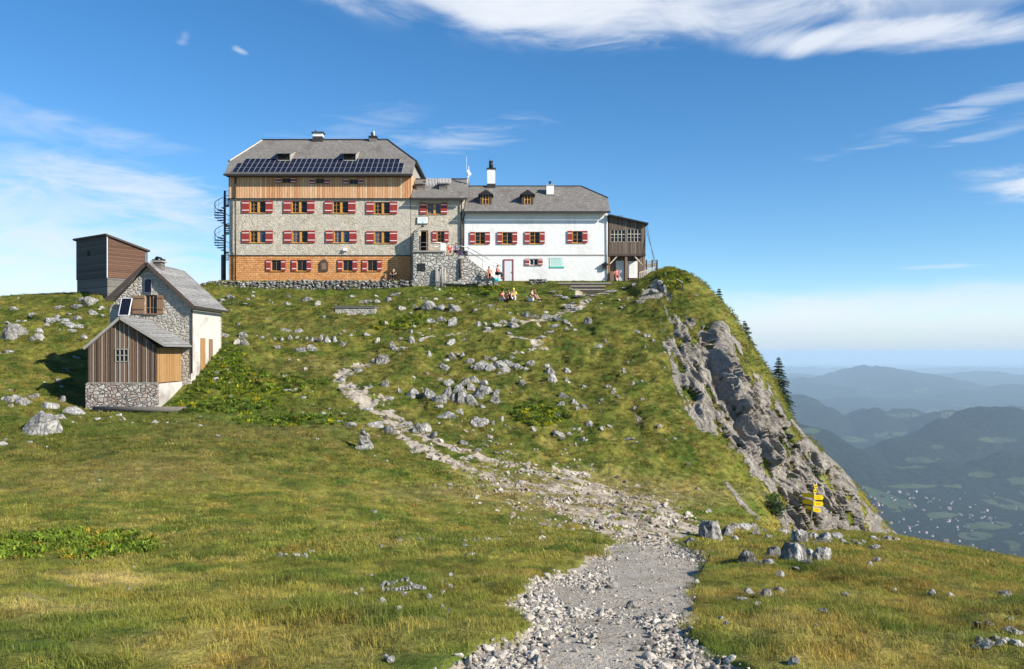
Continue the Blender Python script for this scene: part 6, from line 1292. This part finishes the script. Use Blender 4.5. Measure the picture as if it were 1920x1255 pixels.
# ------------------------------------------------------------------ conifers and bushes on the cliff edge
M['bark'] = flat('bark', (.10, .075, .055), .9, .3, 9)
m, t, b = new_mat('needles', .7, .2); bl_ = attr(t, 'bl'); c = mix(t, bl_.outputs['Fac'], (.018, .04, .018), (.06, .10, .045)); t.links.new(c, b.inputs['Base Color'])
tr = t.nodes.new('ShaderNodeBsdfTranslucent'); t.links.new(c, tr.inputs[0]); ms = t.nodes.new('ShaderNodeMixShader'); ms.inputs[0].default_value = .25
t.links.new(b.outputs[0], ms.inputs[1]); t.links.new(tr.outputs[0], ms.inputs[2]); t.links.new(ms.outputs[0], t.nodes['Material Output'].inputs[0]); M['needles'] = m
def conifer(base, h, rad, label, seed, lean=0., thin=1.0):
    r_ = np.random.RandomState(seed); q = thing('spruce', label, 'tree', tuple(base), 0, None)
    mb = MB(); tip = Vector((lean*h, 0, h)); b0 = Vector((0, 0, -.6)); mb.tube(b0, tip*.5, h*.022, h*.013, M['bark'], 7); mb.tube(tip*.5, tip, h*.013, .008, M['bark'], 6)
    V_, F_, B_ = [], [], []
    nl = int(h*7.5)
    for l in range(nl):
        tt = (l+r_.uniform(-.3, .3))/nl; z = h*(.08+.91*tt); L_ = rad*(1-tt)**.8*(r_.uniform(.6, 1.15))+.05
        for k in range(r_.randint(9, 14)):
            a_ = r_.uniform(0, 6.283); ll = L_*r_.uniform(.5, 1.15); d = np.array([np.cos(a_), np.sin(a_), 0]); droop = -.25*ll+.1*(tt > .6)*ll
            p0 = np.array([lean*z, 0, z]); mb.tube(p0, tuple(p0+d*ll*.9+[0, 0, droop*.8]), .012, .004, M['bark'], 3, False)
            ns = int(ll/.018*thin)+4
            for s_ in range(ns):
                u = (s_+r_.rand())/ns; c_ = p0+d*ll*u+np.array([0, 0, droop*u**1.5+.06*ll*np.sin(u*3)]); sd_ = r_.uniform(-1, 1); side = np.array([-d[1], d[0], 0])*sd_; w_ = (.08+.16*(1-u)*ll+.05)*r_.uniform(.6, 1.2)
                e = c_+side*w_+d*.05+np.array([0, 0, r_.uniform(-.06, .03)]); n2 = np.array([r_.normal(0, .02), r_.normal(0, .02), r_.uniform(.02, .05)])
                k0 = len(V_); V_ += [c_-n2, c_+n2, e]; F_.append((k0, k0+1, k0+2)); q_ = r_.rand(); B_ += [q_]*3
    trk = mb.build('trunk', q, shift=False)
    o = np_mesh('crown', np.array(V_), np.array(F_), M['needles'], {'bl': np.array(B_)}, False); o.parent = q
    return q
def at(px, py, Y): return Vector((fx(px, Y), Y, fz(py, Y)))
conifer(at(1462, 782, 69.5), 114*69.5/F, 1.35, 'tallest spruce, standing free against the sky at the cliff edge', 1, -.02)
conifer(at(1406, 676, 73), 76*73/F, 1.05, 'middle-sized spruce leaning left behind the cliff edge', 2, -.14)
conifer(at(1349, 588, 77), 48*77/F, .8, 'small dark spruce highest up on the cliff edge', 3, -.02)
def bush(base, r, h, label, seed, n_=900, col=None):
    r_ = np.random.RandomState(seed); q = thing('bush', label, 'bush', tuple(base)); mb = MB(); V_, F_, B_ = [], [], []
    for k in range(9):
        a_ = r_.uniform(0, 6.28); mb.tube((0, 0, -.2), (np.cos(a_)*r*.6, np.sin(a_)*r*.6, h*.6), .03, .01, M['bark'], 4)
    for k in range(n_):
        a_ = r_.uniform(0, 6.28); e_ = np.arccos(r_.uniform(-.2, 1)); rr_ = r_.rand()**.4*(1+.3*np.sin(3*a_+seed)); c_ = np.array([r*rr_*np.sin(e_)*np.cos(a_), r*rr_*np.sin(e_)*np.sin(a_), h*.1+h*.85*rr_*np.cos(e_)])
        d1, d2 = r_.normal(0, .06, 3), r_.normal(0, .06, 3); k0 = len(V_); V_ += [c_, c_+d1, c_+d2]; F_.append((k0, k0+1, k0+2)); B_ += [r_.rand()]*3
    mb.build('stem', q, shift=False); o = np_mesh('foliage', np.array(V_), np.array(F_), M['needles'], {'bl': np.array(B_)}, False); o.parent = q
bush(hit(1452, 965), .55, 1.0, 'dark green bush at the foot of the cliff, left of the signpost', 5)
bush(at(1362, 600, 73.5), .9, 1.1, 'dark green bush on the cliff top beside the highest spruce', 6, 1400)
bush(hit(1527, 893), .35, .6, 'tiny dark bush growing in the cliff face above the signpost', 7, 500)

# ------------------------------------------------------------------ people
SKIN = flat('skin', (.55, .30, .20), .6, .08); SKIN2 = flat('tanned_skin', (.50, .24, .14), .6, .08)
def skinned(name, joints, edges, mat, parent, sub=1):
    me = bpy.data.meshes.new(name); me.from_pydata([j[:3] for j in joints], edges, []); o = bpy.data.objects.new(name, me); C.objects.link(o); o.parent = parent; me.materials.append(mat)
    md = o.modifiers.new('skin', 'SKIN')
    for i, j in enumerate(joints):
        sv = me.skin_vertices[0].data[i]; sv.radius = (j[3], j[3] if len(j) < 5 else j[4]); sv.use_root = (i == 0)
    md.use_smooth_shade = True; s_ = o.modifiers.new('sub', 'SUBSURF'); s_.levels = sub; s_.render_levels = sub
    return o
def person(loc, rz, label, shirt, pants, hair, seat=.42, arms='knees', skin=SKIN, cap=None, lean=.05, bare=False, shorts=True, sc=1.0):
    """sitting figure, facing local -Y; loc = where the feet rest"""
    q = thing('person', label, 'person', tuple(loc), rz); q.scale = (sc, sc, sc); s = seat
    kz = s+.08 if s > .3 else .42; ky = -.44 if s > .3 else -.36; ay = -.46 if s > .3 else -.62
    J = [(0, 0, s+.06, .14, .12), (0, -lean*.3, s+.24, .125, .10), (0, -lean, s+.42, .15, .11), (0, -lean*1.2, s+.54, .06, .06), (0, -lean*1.5, s+.66, .085, .10), (0, -lean*1.5, s+.77, .06, .075)]
    E = [(0, 1), (1, 2), (2, 3), (3, 4), (4, 5)]
    armj = {}
    for sd_ in (-1, 1):
        k = len(J); sh = (sd_*.19, -lean*1.1, s+.47)
        if arms == 'raised' and sd_ > 0: el_, wr = (sd_*.30, -.20, s+.50), (sd_*.12, -.26, s+.66)
        elif arms == 'back': el_, wr = (sd_*.30, .12, s+.25), (sd_*.34, .26, s+.02)
        elif arms == 'raised' : el_, wr = (sd_*.27, -.10, s+.24), (sd_*.18, -.30, s+.18)
        else: el_, wr = (sd_*.29, -.16, s+.24), (sd_*.15, -.36, kz+.10)
        hx = Vector(wr)-Vector(el_); hx.normalize(); pm = Vector(wr)+hx*.07
        J += [(*sh, .055), (*el_, .04), (*wr, .027), (*pm, .033, .02)]; E += [(2, k), (k, k+1), (k+1, k+2), (k+2, k+3)]
        sdv = hx.cross(Vector((0, 0, 1))).normalized()
        for f_ in range(4):
            b_ = pm+hx*.04+sdv*(.024*(f_-1.5)); tpf = b_+hx*(.05+.012*(1-abs(f_-1.6)))+Vector((0, 0, -.03)); n_ = len(J); J += [(*b_, .010), (*tpf, .008)]; E += [(k+3, n_), (n_, n_+1)]
        tb = pm+sdv*.045*-sd_+hx*.01; n_ = len(J); J += [(*tb, .011)]; E += [(k+3, n_)]
        k = len(J); J += [(sd_*.09, 0, s+.03, .085), (sd_*.13, ky*.5, (s+kz)/2+.02, .075), (sd_*.14, ky, kz, .058), (sd_*.13, (ky+ay)/2, kz*.55, .052), (sd_*.12, ay, .07, .036), (sd_*.13, ay-.14, .03, .035, .025)]
        E += [(0, k), (k, k+1), (k+1, k+2), (k+2, k+3), (k+3, k+4), (k+4, k+5)]; armj[sd_] = (sh, el_, wr, k)
    skinned('body', J, E, skin, q)
    if not bare:
        S_ = [(0, 0, s+.05, .155, .135), (0, -lean*.3, s+.24, .145, .12), (0, -lean, s+.43, .165, .125)]; E_ = [(0, 1), (1, 2)]
        for sd_ in (-1, 1):
            sh, el_, wr, k = armj[sd_]; n_ = len(S_); md_ = tuple(Vector(sh).lerp(Vector(el_), .75)); S_ += [(*sh, .07), (*md_, .055)]; E_ += [(2, n_), (n_, n_+1)]
        skinned('shirt', S_, E_, shirt, q)
    S_ = [(0, 0, s+.05, .16, .14)]; E_ = []
    for sd_ in (-1, 1):
        k = len(S_); S_ += [(sd_*.095, -.02, s+.04, .10), (sd_*.135, ky*.6, s*.4+kz*.6+.01, .088)]; E_ += [(0, k), (k, k+1)]
        if not shorts: S_ += [(sd_*.14, ky, kz, .07), (sd_*.125, ay, .12, .05)]; E_ += [(k+1, k+2), (k+2, k+3)]
    skinned('trousers' if not shorts else 'shorts', S_, E_, pants, q)
    hy = -lean*1.5; hd = MB(); M4 = Matrix.Translation((0, hy+.02, s+.735)) @ Matrix.Diagonal((.092, .105, .085, 1)); bmesh.ops.create_icosphere(hd.bm, subdivisions=2, radius=1, matrix=M4); hd.mats.append(cap or hair)
    if cap: hd.box(-.06, .06, hy-.17, hy-.08, s+.73, s+.74, cap)
    hd.build('cap' if cap else 'hair', q, shift=False)
    fc = MB()
    for sd_ in (-1, 1): fc.box(sd_*.032-.010, sd_*.032+.010, hy-.104, hy-.092, s+.675, s+.685, hair)
    fc.box(-.010, .010, hy-.122, hy-.095, s+.64, s+.675, skin); fc.box(-.022, .022, hy-.104, hy-.09, s+.615, s+.622, M['red']); fc.build('face', q, shift=False)
    sh_ = MB()
    for sd_ in (-1, 1): sh_.box(sd_*.125-.045, sd_*.125+.045, ay-.2, ay+.05, 0, .085, M['soot'], None, .015)
    sh_.build('shoes', q, shift=False)
    return q
cl = lambda n_, c_: flat(n_, c_, .85, .12, 9)
redc, bluec, darkc, yelc, blk, pinkc, hairb, hairl, whitec = cl('red_cloth', (.55, .03, .04)), cl('blue_cloth', (.10, .25, .42)), cl('dark_cloth', (.035, .03, .045)), cl('yellow_cloth', (.80, .78, .08)), cl('black_cloth', (.015, .015, .018)), cl('pink_cloth', (.62, .20, .20)), cl('brown_hair', (.05, .03, .02)), cl('fair_hair', (.35, .20, .09)), cl('white_cloth', (.7, .7, .68))
pz = fz(479, yF)
person((fx(843, 79.4), 79.35, pz), .15, 'person in a red shirt sitting on the stone platform, left of the one in blue', redc, pinkc, hairb, .42)
person((fx(856, 79.4), 79.35, pz), -.2, 'person in a blue shirt sitting on the stone platform beside the backpacks', bluec, darkc, hairb, .42, shorts=False)
def sit(px, py): p = hit(px, py); return (p.x, p.y, p.z)
person((fx(917, 78.0), 78.0, fz(525, 78.)), .1, 'shirtless person in dark shorts sitting at the foot of the stone stairs', redc, blk, hairb, .42, skin=SKIN2, bare=True)
person((fx(932, 78.1), 78.1, fz(524, 78.)), 1.2, 'person in a red shirt and dark trousers beside the stairs, turned sideways', redc, blk, hairb, .50, shorts=False)
person(sit(942, 564), .5, 'person in a red shirt sitting in the grass, leftmost of the group', redc, whitec, hairb, .06, 'back', sc=1.05)
person(sit(953, 563), .2, 'person in dark clothes in the grass between the red and yellow shirts', darkc, darkc, hairb, .06, sc=1.05)
person(sit(963, 564), -.1, 'person in a yellow shirt and yellow cap sitting in the grass', yelc, whitec, hairb, .06, cap=yelc, sc=1.1)
person(sit(996, 565), 1.0, 'person in a dark shirt sitting apart in the grass with one arm raised', darkc, whitec, hairb, .06, 'raised', sc=1.2)
person((fx(1156, 79.4), 79.6, 8.28), .1, 'person with bare legs sitting under the timber annex beside its door', pinkc, redc, hairb, .42, skin=SKIN2)
person((fx(738, 79.3), 79.4, 8.3), -.2, 'person in black sitting in the shade at the foot of the orange shingles', blk, blk, blk, .42, shorts=False)
def bag(loc, mat, label, w=.32, h=.48):
    q = thing('backpack', label, 'backpack', loc); f = MB(); f.box(-w/2, w/2, -.12, .12, 0, h, mat, None, .05); f.build('bag_body', q, shift=False); f = MB(); f.box(-w*.35, w*.35, -.18, -.12, .05, h*.5, mat, None, .02); f.build('pocket', q, shift=False)
    f = MB()
    for s_ in (-.1, .1): f.beam((s_, -.13, h*.5), (s_, -.05, h+.02), .04, .015, M['soot'])
    f.build('strap', q, shift=False)
bag((fx(866, 79), 78.9, pz), cl('purple_cloth', (.10, .06, .14)), 'dark purple backpack on the stone platform next to the person in blue')
bag((fx(874, 79), 78.9, pz), cl('grey_cloth', (.10, .10, .12)), 'dark grey backpack at the top of the stone stairs')
bag((fx(931, 77.6), 77.6, fz(528, 77.6)), cl('teal_cloth', (.01, .50, .52)), 'bright turquoise bag in the grass at the foot of the stairs', .42, .26)
# ------------------------------------------------------------------ air between here and the far hills
hzb = MB(); m = bpy.data.materials.new('hazy_air'); m.use_nodes = True; t = m.node_tree; t.nodes.clear()
pv = N(t, 'ShaderNodeVolumePrincipled'); pv.inputs['Color'].default_value = (.63, .83, 1.0, 1); pv.inputs['Density'].default_value = 4.6e-5; pv.inputs['Anisotropy'].default_value = 0.0
oo = N(t, 'ShaderNodeOutputMaterial'); t.links.new(pv.outputs[0], oo.inputs['Volume'])
hzb.box(-85000, 85000, -3000, 64000, -1250, 28, m); tag(hzb.build('haze'), kind='stuff')
